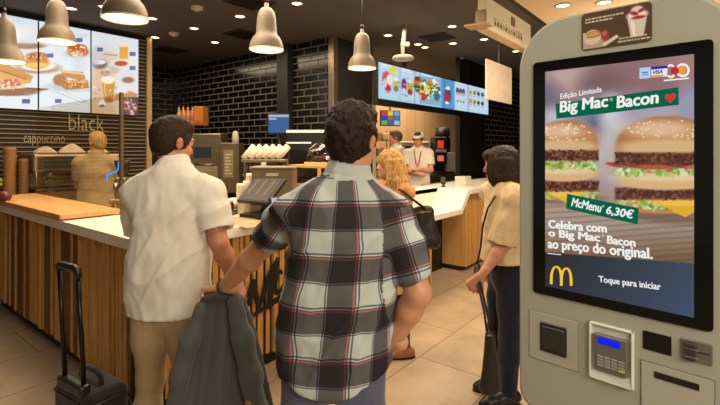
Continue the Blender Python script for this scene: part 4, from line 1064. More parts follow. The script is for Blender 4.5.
# golden arches
mb = MB()
def arch(x0, x1, yb, yt, w):
    pts = [];  n = 22
    for k in range(n + 1):
        t = PI * k / n; cx = (x0 + x1) / 2
        pts.append((cx - (x1 - x0) / 2 * math.cos(t), yb - (yb - yt) * math.sin(t) ** .62))
    prev = None
    for k, (x, y) in enumerate(pts):
        c = abs(math.cos(PI * k / n)); ww = w * (.62 + .38 * c)
        a = (x - ww / 2, y + (1 - c) * .4); q = (x + ww / 2, y + (1 - c) * .4)
        if k == 0 or k == n: up, dn = (x - ww / 2, y), (x + ww / 2, y)
        t = PI * k / n; tx, ty = (x1 - x0) / 2 * math.sin(t) + 1e-6, -(yb - yt) * math.cos(t); l = math.hypot(tx, ty); nx, ny = -ty / l, tx / l
        up, dn = (x + nx * ww / 2, y + ny * ww / 2), (x - nx * ww / 2, y - ny * ww / 2)
        cur = (up, dn)
        if prev:
            ps = [prev[0], cur[0], cur[1], prev[1]]
            mb.bm.faces.new([mb.bm.verts.new((kp(*p_)[0], -.0092, kp(*p_)[1])) for p_ in ps])
        prev = cur
arch(552.3, 562.4, 283.6, 266.2, 2.7); arch(562.4, 572.2, 285.2, 267.8, 2.7)
mb.build('arches_emblem', M_yel, kiosk)
# payment logos, upper corner of the advert
kpoly('logo', [(640.2, 68.4), (651.2, 67.4), (651.2, 78.2), (640.2, 79.2)], mat_emit('logo_pale_blue', (176, 214, 240), .95))
kpoly('logo', [(643, 72.4), (648.6, 71.9), (648.6, 73.3), (643, 73.8)], mat_emit('logo_blue', (70, 110, 180), .95), -.0092)
kpoly('logo', [(643, 75), (648.6, 74.5), (648.6, 75.4), (643, 75.9)], mat_emit('logo_blue', (70, 110, 180), .95), -.0092)
kpoly('logo', [(652, 67.4), (668, 65.9), (668, 76.6), (652, 78.1)], mat_emit('logo_white', (236, 236, 238), .95))
kpoly('logo', [(652, 67.4), (668, 65.9), (668, 68.6), (652, 70.1)], mat_emit('logo_navy', (30, 60, 150), .95), -.0090)
kpoly('logo', [(652, 75.8), (664, 74.7), (664, 77, ), (652, 78.1)], mat_emit('logo_orange', (236, 160, 80), .95), -.0090)
ktext('lettering', 'VISA', (653.6, 74.8), (663.4, 73.9), 4.0, mat_emit('logo_navy', (30, 60, 150), .95), .03, .25, -.0096)
def kring(name, cx, cy, r0, r1, a0, a1, m, y=-.0096, sk=0):
    mb = MB(); n = 30; prev = None
    for k in range(n + 1):
        t = math.radians(a0 + (a1 - a0) * k / n)
        cur = [kp(cx + q * math.cos(t), cy + q * math.sin(t) - sk * q * math.cos(t)) for q in (r0, r1)]
        if prev: mb.bm.faces.new([mb.bm.verts.new((q[0], y, q[1])) for q in (prev[0], prev[1], cur[1], cur[0])])
        prev = cur
    return mb.build(name, m, kiosk)
kring('logo', 683.4, 70.6, 4.6, 7.0, 0, 360, M_wtx)
kring('logo', 671.5, 68.6, 1.9, 4.0, -150, 80, M_wtx); kring('logo', 671.5, 74.4, 1.9, 4.2, -80, 150, M_wtx)
kring('logo', 682.3, 70.6, 0.1, 4.4, 0, 360, mat_emit('logo_amber', (240, 160, 70), .95), -.0100); kring('logo', 675.5, 71.2, 0.1, 4.2, 0, 360, mat_emit('logo_red', (206, 44, 50), .95), -.0104)
kpoly('logo', [(664.5, 80.2), (689.5, 77.8), (689.5, 79.2), (664.5, 81.6)], M_wtx)

# sticker above the screen
sx0, sz0 = kp(582, 50); sx1 = kp(652, 20)[0]; sz1 = kp(582, 13.5)[1]
sz0 = (kp(582, 50.5)[1] + kp(652, 42)[1]) / 2; sz1 = (kp(582, 13.5)[1] + kp(652, 2.5)[1]) / 2
MB().prism(rrect(sx0, sz0, sx1, sz1, .012), -.0025, 0).build('sticker', mat('sticker_brown', (74, 56, 40), .4), kiosk)
def paint_sticker(P, u, v):
    x = u * 100; y = (1 - v) * 56; p = Paint(x, y, (74, 56, 40)); r = np.random.default_rng(2)
    p.ell(14, 48, 24, 12, (176, 150, 130), .4).ell(15, 38, 14, 12, (206, 186, 166), .2).ell(16, 34, 13, 5.5, (150, 104, 62), .2).ell(16, 33.5, 10, 3.6, (196, 150, 98), .4).ell(2, 35, 4, 6, (196, 176, 156), .3)
    p.poly([(30, 52), (52, 40), (56, 44), (34, 56)], (206, 196, 182)).ell(35, 38, 6, 9, (140, 54, 46), .35).ell(34, 35, 3, 4, (190, 100, 86), .5)
    p.poly([(68, 18), (96, 18), (91, 48), (73, 48)], (196, 192, 180)).poly([(72, 24), (78, 24), (80, 46), (76, 46)], (222, 218, 206))
    p.ell(82, 15, 15, 7, (226, 214, 206), .4).ell(82, 8, 9, 7, (216, 196, 190), .4).ell(78, 12, 6, 3, (150, 40, 40), .5, 20).ell(88, 9, 5, 2.4, (140, 36, 38), .5, -20).ell(84, 19, 10, 2.6, (150, 44, 42), .5)
    for a, b, c in ((4, 8, 60), (4, 13, 44)):
        xx = a
        while xx < c: w = 2 + 5 * r.random(); p.rect(xx, b - 1.1, xx + w, b + 1.1, (206, 196, 178), .6); xx += w + 1.4
    for a, b, c in ((56, 47, 92), (54, 52, 96)):
        xx = a
        while xx < c: w = 2 + 5 * r.random(); p.rect(xx, b - 1.1, xx + w, b + 1.1, (196, 186, 168), .6); xx += w + 1.4
    return p.c
grid_image('sticker_picture', (sx0 + .004, -.0027, sz0 + .004), (sx1 - sx0 - .008, 0, 0), (0, 0, sz1 - sz0 - .008), 120, 70, paint_sticker, mat_attr('sticker_print', 0, .4), kiosk)

# lower row: reader window, card terminal recess, scanner window, coin slot, receipt flap
def kbox(name, p0, p1, y0, y1, m, bev=.002, par=None, rr=0):
    """rectangle given by the photo points of two opposite corners"""
    a, b = kp(*p0), kp(*p1); mb = MB()
    x0, x1, z0, z1 = a[0], b[0], b[1], a[1]
    if rr: mb.prism(rrect(x0, z0, x1, z1, rr, 5), y0, y1)
    else: mb.b2((x0, y0, z0), (x1, y1, z1), bev)
    return mb.build(name, m, par or kiosk)
M_seam = mat('dark_seam_line', (96, 96, 86), .6)
kbox('reader_plate', (529.5, 309.5), (578, 372), -.002, .002, M_kio2, .001)
rd = kbox('reader_window', (540.5, 321), (567, 358), -.006, .002, mat('dark_frame', (30, 28, 26), .5), .002)
kbox('reader_glass', (543, 325), (565, 354), -.008, -.004, mat('smoked_reader', (44, 42, 38), .25), .001, rd)
# bright recess
a, b = kp(590, 320), kp(634.5, 390)
mb = MB(); x0, x1, z0, z1 = a[0], b[0], b[1], a[1]; q = .014
for (u0, v0, u1, v1) in ((x0, z0, x0 + q * .5, z1), (x1 - q * .5, z0, x1, z1), (x0, z1 - q * .5, x1, z1), (x0, z0, x1, z0 + q * .5)): mb.b2((u0, -.014, v0), (u1, .0, v1), .002)
mb.b2((x0, -.004, z0), (x1, .0, z1))
mb.quad((x0 + .007, -.0135, z0 + .007), (x1 - .007, -.0135, z0 + .007), (x1 - .007, -.0045, z0 + .05), (x0 + .007, -.0045, z0 + .05))
rec = mb.build('terminal_recess', mat('pale_recess', (206, 204, 190), .4), kiosk)
tm = kbox('card_terminal', (596, 331), (629, 377), -.020, -.004, mat('terminal_grey', (96, 92, 84), .4), .003)
kbox('terminal_screen', (600, 334.5), (622, 347), -.0215, -.0195, mat_emit('blue_lcd', (24, 34, 236), 1.0), .0005, tm)
a, b = kp(599, 352), kp(627, 372)
for i in range(4):
    for j in range(4):
        w, h = (b[0] - a[0]) / 4, (a[1] - b[1]) / 4
        MB().b2((a[0] + i * w + .001, -.0225, b[1] + j * h + .001), (a[0] + (i + 1) * w - .001, -.0195, b[1] + (j + 1) * h - .001), .001).build('key', mat('key_grey' if (i, j) != (3, 0) else 'key_yellow', (134, 130, 120) if (i, j) != (3, 0) else (190, 170, 90), .4), tm)
kbox('scanner_window', (643, 330), (671.5, 356), -.003, .002, M_gloss, .001)
cs = kbox('coin_slot', (681, 337), (713, 366), -.006, .002, mat('coin_slot_metal', (128, 124, 114), .3, .6), .002)
kbox('slot_block', (685, 340), (697, 361), -.016, -.004, mat('slot_dark', (46, 44, 42), .4), .003, cs)
kbox('slot_lip', (686, 346), (699, 349), -.019, -.012, mat('slot_lip', (150, 146, 138), .3, .6), .001, cs)
kbox('slot_lip', (686, 354), (699, 357), -.019, -.012, mat('slot_lip', (150, 146, 138), .3, .6), .001, cs)
kbox('slot_line', (698, 352), (710, 354), -.0075, -.004, M_blk, .0005, cs)
fl = kbox('receipt_flap', (641.5, 360), (714.5, 460), -.003, .002, M_kio2, .001)
kbox('receipt_slot', (654.5, 377), (699.5, 384), -.005, -.0025, M_blk, .0005, fl)
# seam grooves round plates
def kframe(p0, p1, par, t=.0016, y=-.0026):
    a, b = kp(*p0), kp(*p1); x0, x1, z0, z1 = a[0], b[0], b[1], a[1]; mb = MB()
    for (u0, v0, u1, v1) in ((x0 - t, z0, x0, z1), (x1, z0, x1 + t, z1), (x0 - t, z1, x1 + t, z1 + t), (x0 - t, z0 - t, x1 + t, z0)): mb.b2((u0, y, v0), (u1, .0, v1))
    return mb.build('seam', M_seam, par)
kframe((529.5, 309.5), (578, 372), kiosk, .0012, -.0012); kframe((641.5, 360), (714.5, 460), kiosk)
# ================================================================ ORGANIC SHAPES: distance fields turned into meshes
class Field:
    def __init__(s, lo, hi, h):
        s.h = h; s.lo = np.array(lo, np.float32); n = np.ceil((np.array(hi) - np.array(lo)) / h).astype(int) + 1
        s.n = n; s.ax = [s.lo[i] + h * np.arange(n[i], dtype=np.float32) for i in range(3)]
        s.F = np.full(n, 1.0, np.float32)
    def _sub(s, lo, hi, m):
        sl = []
        for i in range(3):
            a = int(np.floor((lo[i] - m - s.lo[i]) / s.h)); b = int(np.ceil((hi[i] + m - s.lo[i]) / s.h)) + 1
            a = max(0, a); b = min(int(s.n[i]), b)
            if b <= a: return None, None
            sl.append(slice(a, b))
        X, Y, Z = np.meshgrid(*[s.ax[i][sl[i]] for i in range(3)], indexing='ij', sparse=True)
        return tuple(sl), (X, Y, Z)
    def _smin(s, sl, d, k):
        a = s.F[sl]
        if k <= 0: s.F[sl] = np.minimum(a, d); return
        hh = np.clip(.5 + .5 * (a - d) / k, 0, 1)
        s.F[sl] = a * (1 - hh) + d * hh - k * hh * (1 - hh)
    def cone(s, a, b, ra, rb, k=.02, sx=1.0, sy=1.0, frame=0.0):
        """tapered capsule; sx, sy flatten it along (rotated) local x / y"""
        a, b = np.array(a, np.float32), np.array(b, np.float32); R = max(ra, rb)
        sl, P = s._sub(np.minimum(a, b) - R, np.maximum(a, b) + R, k + 3 * s.h)
        if sl is None: return s
        X, Y, Z = P
        d = b - a; L2 = float(d @ d) + 1e-12
        t = np.clip(((X - a[0]) * d[0] + (Y - a[1]) * d[1] + (Z - a[2]) * d[2]) / L2, 0, 1)
        vx, vy, vz = X - a[0] - t * d[0], Y - a[1] - t * d[1], Z - a[2] - t * d[2]
        if sx != 1 or sy != 1:
            c, q = math.cos(frame), math.sin(frame)
            ux, uy = vx * c + vy * q, -vx * q + vy * c
            ds = np.sqrt((ux / sx) ** 2 + (uy / sy) ** 2 + vz ** 2) - (ra + t * (rb - ra))
            ds = ds * min(sx, sy, 1.0)
        else: ds = np.sqrt(vx * vx + vy * vy + vz * vz) - (ra + t * (rb - ra))
        s._smin(sl, ds, k); return s
    def chain(s, pts, rs, k=.02, sx=1.0, sy=1.0, frame=0.0):
        for i in range(len(pts) - 1): s.cone(pts[i], pts[i + 1], rs[i], rs[i + 1], k, sx, sy, frame)
        return s
    def ell(s, c, r, k=.02, M=None, cut=False):
        c, r = np.array(c, np.float32), np.array(r, np.float32); R = float(r.max())
        sl, P = s._sub(c - R, c + R, k + 3 * s.h)
        if sl is None: return s
        v = [P[i] - c[i] for i in range(3)]
        if M is not None:
            Mi = np.array(M.to_3x3().inverted()); v = [Mi[i, 0] * v[0] + Mi[i, 1] * v[1] + Mi[i, 2] * v[2] for i in range(3)]
        k0 = np.sqrt((v[0] / r[0]) ** 2 + (v[1] / r[1]) ** 2 + (v[2] / r[2]) ** 2) + 1e-6
        k1 = np.sqrt((v[0] / r[0] ** 2) ** 2 + (v[1] / r[1] ** 2) ** 2 + (v[2] / r[2] ** 2) ** 2) + 1e-6
        d = k0 * (k0 - 1) / k1
        if cut:
            a = s.F[sl]; hh = np.clip(.5 - .5 * (a + d) / max(k, 1e-5), 0, 1); s.F[sl] = a * (1 - hh) - d * hh + k * hh * (1 - hh)
        else: s._smin(sl, d, k)
        return s
    def plane_cut(s, p, n, box=None):
        """remove the side the normal points to"""
        X, Y, Z = np.meshgrid(*s.ax, indexing='ij', sparse=True); n = np.array(n, np.float32); n /= np.linalg.norm(n)
        d = (X - p[0]) * n[0] + (Y - p[1]) * n[1] + (Z - p[2]) * n[2]
        if box is not None:
            lo, hi = box; inb = (X > lo[0]) & (X < hi[0]) & (Y > lo[1]) & (Y < hi[1]) & (Z > lo[2]) & (Z < hi[2])
            d = np.where(inb, d, -1.0)
        s.F = np.maximum(s.F, d).astype(np.float32); return s
    def union(s, o, k=.012):
        d = o.F; a = s.F; hh = np.clip(.5 + .5 * (a - d) / k, 0, 1); s.F = a * (1 - hh) + d * hh - k * hh * (1 - hh); return s
    def hollow(s, t):
        return s
    def mesh(s):
        """surface nets"""
        F = s.F; ins = F < 0
        c = [ins[i:ins.shape[0] - 1 + i, j:ins.shape[1] - 1 + j, k:ins.shape[2] - 1 + k] for i in (0, 1) for j in (0, 1) for k in (0, 1)]
        al = np.logical_and.reduce(c); an = np.logical_or.reduce(c); act = an & ~al
        I, J, K = np.nonzero(act); n = len(I)
        ids = np.full(act.shape, -1, np.int32); ids[I, J, K] = np.arange(n)
        cv = [F[I + i, J + j, K + k] for i in (0, 1) for j in (0, 1) for k in (0, 1)]
        off = [(i, j, k) for i in (0, 1) for j in (0, 1) for k in (0, 1)]
        acc = np.zeros((n, 3)); cnt = np.zeros(n)
        for p in range(8):
            for q in range(p + 1, 8):
                if sum(abs(off[p][m] - off[q][m]) for m in range(3)) != 1: continue
                a, b = cv[p], cv[q]; cr = (a < 0) != (b < 0); t = np.where(cr, a / np.where(cr, a - b, 1), 0)
                pos = np.array(off[p])[None] + t[:, None] * (np.array(off[q]) - np.array(off[p]))[None]
                acc += np.where(cr[:, None], pos, 0); cnt += cr
        V = s.lo + s.h * (np.stack([I, J, K], 1) + acc / cnt[:, None])
        quads = []
        for ax in range(3):
            A = np.moveaxis(ins, ax, 0); cr = A[:-1] != A[1:]; fl = A[:-1]
            cr = np.moveaxis(cr, 0, ax); fl = np.moveaxis(fl, 0, ax)
            e = np.stack(np.nonzero(cr), 1)
            o1, o2 = [(1, 2), (2, 0), (0, 1)][ax]
            ok = (e[:, o1] > 0) & (e[:, o2] > 0) & (e[:, o1] < s.n[o1] - 1) & (e[:, o2] < s.n[o2] - 1); e = e[ok]
            f = fl[e[:, 0], e[:, 1], e[:, 2]]
            def g(d1, d2):
                t = e.copy(); t[:, o1] -= d1; t[:, o2] -= d2; return ids[t[:, 0], t[:, 1], t[:, 2]]
            Q = np.stack([g(1, 1), g(0, 1), g(0, 0), g(1, 0)], 1); Q[~f] = Q[~f][:, ::-1]
            quads.append(Q)
        return V, np.concatenate(quads)
def relax(V, Q, it=2, lam=.5):
    for _ in range(it):
        S = np.zeros_like(V); C = np.zeros(len(V))
        for a, b in ((0, 1), (1, 2), (2, 3), (3, 0)):
            np.add.at(S, Q[:, a], V[Q[:, b]]); np.add.at(S, Q[:, b], V[Q[:, a]]); np.add.at(C, Q[:, a], 1); np.add.at(C, Q[:, b], 1)
        V = V * (1 - lam) + lam * S / np.maximum(C, 1)[:, None]
    return V
def normals(V, Q):
    N = np.cross(V[Q[:, 2]] - V[Q[:, 0]], V[Q[:, 3]] - V[Q[:, 1]]); n = np.zeros_like(V)
    for a in range(4): np.add.at(n, Q[:, a], N)
    return n / (np.linalg.norm(n, axis=1, keepdims=True) + 1e-12)
def vnoise(V, sc, seed=0):
    """cheap smooth value noise, vectorised; sc = frequency per axis"""
    P = V * np.array(sc) + seed * 17.31; i = np.floor(P).astype(np.int64); f = P - i; f = f * f * (3 - 2 * f); out = 0
    for a in (0, 1):
        for b in (0, 1):
            for c in (0, 1):
                h = ((i[:, 0] + a) * 374761393 + (i[:, 1] + b) * 668265263 + (i[:, 2] + c) * 2147483647 + seed * 9176) & 0xFFFFFFFF
                h = ((h ^ (h >> 13)) * 1274126177) & 0xFFFFFFFF; h = ((h ^ (h >> 16)) & 0xFFFF) / 65535.0
                out = out + h * (f[:, 0] if a else 1 - f[:, 0]) * (f[:, 1] if b else 1 - f[:, 1]) * (f[:, 2] if c else 1 - f[:, 2])
    return out * 2 - 1
def organic(name, VQ, m, parent=None, rgb=None, smooth=True, uv=None):
    V, Q = VQ
    me = bpy.data.meshes.new(name); fill_mesh(me, V, Q)
    if smooth: me.polygons.foreach_set('use_smooth', np.ones(len(Q), bool))
    if rgb is not None: set_col(me, rgb)
    if isinstance(uv, list):         # cloth panels: each face takes the layout of the panel it belongs to
        C = uv[0][1][Q]
        for msk, u in uv[1:]:
            fm = msk[Q].sum(1) >= 2; C[fm] = u[Q[fm]]
        a = me.attributes.new('cloth', 'FLOAT_VECTOR', 'CORNER'); a.data.foreach_set('vector', C.reshape(-1, 3).astype(np.float32).ravel())
    elif uv is not None:
        a = me.attributes.new('cloth', 'FLOAT_VECTOR', 'POINT'); a.data.foreach_set('vector', uv.astype(np.float32).ravel())
    return link_mesh(name, me, m, parent)
def join(parts):
    Vs, Qs, n = [], [], 0
    for V, Q in parts: Vs.append(V); Qs.append(Q + n); n += len(V)
    return np.concatenate(Vs), np.concatenate(Qs)

SKIN = (206, 150, 112)
M_skin = mat_attr('skin', 0, .5, noisy=.07, scale=60)
def rotm(yaw=0, pitch=0, roll=0):
    """head frame: local -y is the face; yaw about z, pitch nods forward, roll tips sideways"""
    return Matrix.Rotation(yaw, 4, 'Z') @ Matrix.Rotation(pitch, 4, 'X') @ Matrix.Rotation(roll, 4, 'Y')
class Head:
    """head of unit size about its centre; local frame x side, -y face, z up. Height chin-crown = 0.235 * s"""
    def __init__(s, c, M, sc=1.0): s.c = Vector(c); s.M = M; s.s = sc
    def w(s, x, y, z): return s.c + (s.M.to_3x3() @ Vector((x, y, z))) * s.s
    def add(s, f):
        q = s.s; E = lambda c, r, k=.015: f.ell(s.w(*c), [v * q for v in r], k * q, s.M)
        E((0, .012, .035), (.073, .093, .082)); E((0, -.030, -.035), (.060, .062, .078), .03)
        E((0, -.066, -.090), (.032, .028, .026), .025); E((0, -.01, -.06), (.058, .06, .045), .02)
        f.cone(s.w(0, -.088, .012), s.w(0, -.104, -.030), .008 * q, .013 * q, .012 * q)                 # nose
        E((0, -.086, .030), (.05, .012, .012), .014)                                                    # brow
        for x in (-1, 1):
            f.ell(s.w(x * .030, -.096, .010), [.017 * q, .014 * q, .011 * q], .008 * q, s.M, cut=True)   # eye hollow
            E((x * .030, -.080, .010), (.0135, .0125, .0115), .003)
            E((x * .044, -.062, -.028), (.018, .018, .016), .02)                                        # cheek
            E((x * .077, .012, -.004), (.008, .020, .031), .006); E((x * .084, .016, .008), (.006, .018, .018), .004)
        E((0, -.090, -.060), (.023, .012, .007), .006); E((0, -.088, -.070), (.020, .012, .007), .005)
        return f
    def local(s, V): return (V - np.array(s.c)) @ np.array(s.M.to_3x3()) / s.s
    def paint(s, V, rgb, lips=(176, 96, 84), brow=(70, 46, 32), iris=(60, 40, 28)):
        L = s.local(V); near = np.linalg.norm(L, axis=1) < .16
        def blob(c, r, col, op=1):
            d = np.sqrt((((L - np.array(c)) / np.array(r)) ** 2).sum(1)); a = np.clip((1.15 - d) / .3, 0, 1) * op * near
            rgb[:] = rgb * (1 - a[:, None]) + np.array(col, float) * a[:, None]
        blob((0, -.098, -.064), (.024, .018, .010), lips)
        for x in (-1, 1):
            blob((x * .030, -.094, .010), (.013, .012, .0065), (232, 226, 218)); blob((x * .030, -.096, .010), (.006, .012, .0062), iris)
            blob((x * .032, -.094, .031), (.019, .014, .005), brow); blob((x * .045, -.075, -.03), (.022, .03, .02), (214, 136, 106), .35)
            blob((x * .082, .012, 0), (.012, .026, .036), (200, 118, 92), .45)
        return rgb
def hand(f, wrist, dirv, palm_n, s=1.0, curl=(.5, .55, .6, .65), thumb_side=1, spread=.10, k=.006, thumb_curl=.4):
    """five-fingered hand: dirv runs wrist to knuckles, palm_n is the palm's outward normal; fingers curl towards palm_n"""
    w = Vector(wrist); d = Vector(dirv).normalized(); n = Vector(palm_n); n = (n - d * n.dot(d)).normalized(); sd = d.cross(n).normalized() * thumb_side
    L = .095 * s
    for t in (-1, -.33, .33, 1):
        f.cone(w + sd * t * .018 * s + d * .008 * s, w + d * L * .95 + sd * t * .031 * s, .0155 * s, .0125 * s, .012 * s)
    lens = (.072, .080, .074, .058); kn = (.034, .012, -.011, -.032); rad = (.0092, .0096, .0092, .0082)
    for i in range(4):
        base = w + d * L * (1.0 - .06 * abs(i - 1)) + sd * kn[i] * s; a = 0; p = base; dd = (d + sd * spread * (1.3 - i) * .6).normalized()
        for j, fr in enumerate((.45, .31, .26)):
            a += curl[i] * (1.0, 1.15, .8)[j]
            v = (dd * math.cos(a) + n * math.sin(a)); q = p + v * lens[i] * fr * s
            f.cone(p, q, rad[i] * s * (1 - .06 * j), rad[i] * s * (.94 - .08 * j), k * s * (1 if j else 1.2)); p = q
    p = w + d * .030 * s + sd * .026 * s; v = (sd * .75 + d * .72 + n * .25).normalized(); q = p + v * .042 * s
    f.cone(p, q, .0155 * s, .0118 * s, .012 * s)
    v2 = (sd * .25 + d * .9 + n * (.2 + thumb_curl)).normalized(); q2 = q + v2 * .032 * s; f.cone(q, q2, .0112 * s, .0098 * s, .004 * s)
    v3 = (d * .85 + n * (.3 + thumb_curl)).normalized(); f.cone(q2, q2 + v3 * .024 * s, .0098 * s, .0078 * s, .004 * s)
    return f
def person_root(name, px, d, lab):
    x, y = cw(px, d)
    return x, y
def lp(px, py, d, base):
    """photo point at depth d in a person's own frame (x right, y away, z up); base = (px, d) of the feet"""
    return np.array(((px - CX) * d / FPX - (base[0] - CX) * base[1] / FPX, d - base[1], EYE + (HY - py) * d / FPX))
def fabric(name, rgb, var=.10, rough=.85, scale=140, bump=.25):
    m = mat(name, rgb, rough, var=var, scale=scale, bump=bump, spec=.2)
    m.node_tree.nodes['Principled BSDF'].inputs['Sheen Weight'].default_value = .15
    return m
def hair_mat(name, dark, light, sc=(60, 60, 6)):
    m = bpy.data.materials.new(name); m.use_nodes = True; nt = m.node_tree; N = nt.nodes; L = nt.links; b = N['Principled BSDF']
    tc = N.new('ShaderNodeTexCoord'); mp = N.new('ShaderNodeMapping'); mp.inputs['Scale'].default_value = sc
    nz = N.new('ShaderNodeTexNoise'); nz.inputs['Scale'].default_value = 2.0; nz.inputs['Detail'].default_value = 6; nz.inputs['Roughness'].default_value = .7
    rp = N.new('ShaderNodeValToRGB'); rp.color_ramp.elements[0].position = .33; rp.color_ramp.elements[1].position = .68
    rp.color_ramp.elements[0].color = (*lin(dark), 1); rp.color_ramp.elements[1].color = (*lin(light), 1)
    L.new(tc.outputs['Object'], mp.inputs['Vector']); L.new(mp.outputs[0], nz.inputs['Vector']); L.new(nz.outputs['Fac'], rp.inputs['Fac']); L.new(rp.outputs['Color'], b.inputs['Base Color'])
    b.inputs['Roughness'].default_value = .62; b.inputs['Specular IOR Level'].default_value = .22; bp = N.new('ShaderNodeBump'); bp.inputs['Strength'].default_value = .5; bp.inputs['Distance'].default_value = .006
    L.new(nz.outputs['Fac'], bp.inputs['Height']); L.new(bp.outputs['Normal'], b.inputs['Normal'])
    return m

def carve(f, a, b, ra, rb):
    """open a sleeve or neckline: remove the tapered capsule a-b"""
    a, b = np.array(a, np.float32), np.array(b, np.float32); R = max(ra, rb)
    sl, P = f._sub(np.minimum(a, b) - R, np.maximum(a, b) + R, 2 * f.h)
    if sl is None: return
    X, Y, Z = P; d = b - a; t = np.clip(((X - a[0]) * d[0] + (Y - a[1]) * d[1] + (Z - a[2]) * d[2]) / float(d @ d), 0, 1)
    ds = np.sqrt((X - a[0] - t * d[0]) ** 2 + (Y - a[1] - t * d[1]) ** 2 + (Z - a[2] - t * d[2]) ** 2) - (ra + t * (rb - ra))
    f.F[sl] = np.maximum(f.F[sl], -ds)
def bounds(pts, pad):
    P = np.array([list(p) for p in pts], float); return P.min(0) - pad, P.max(0) + pad
A3 = lambda v: np.array(list(v), float)
def lerp3(a, b, t): return A3(a) * (1 - t) + A3(b) * t

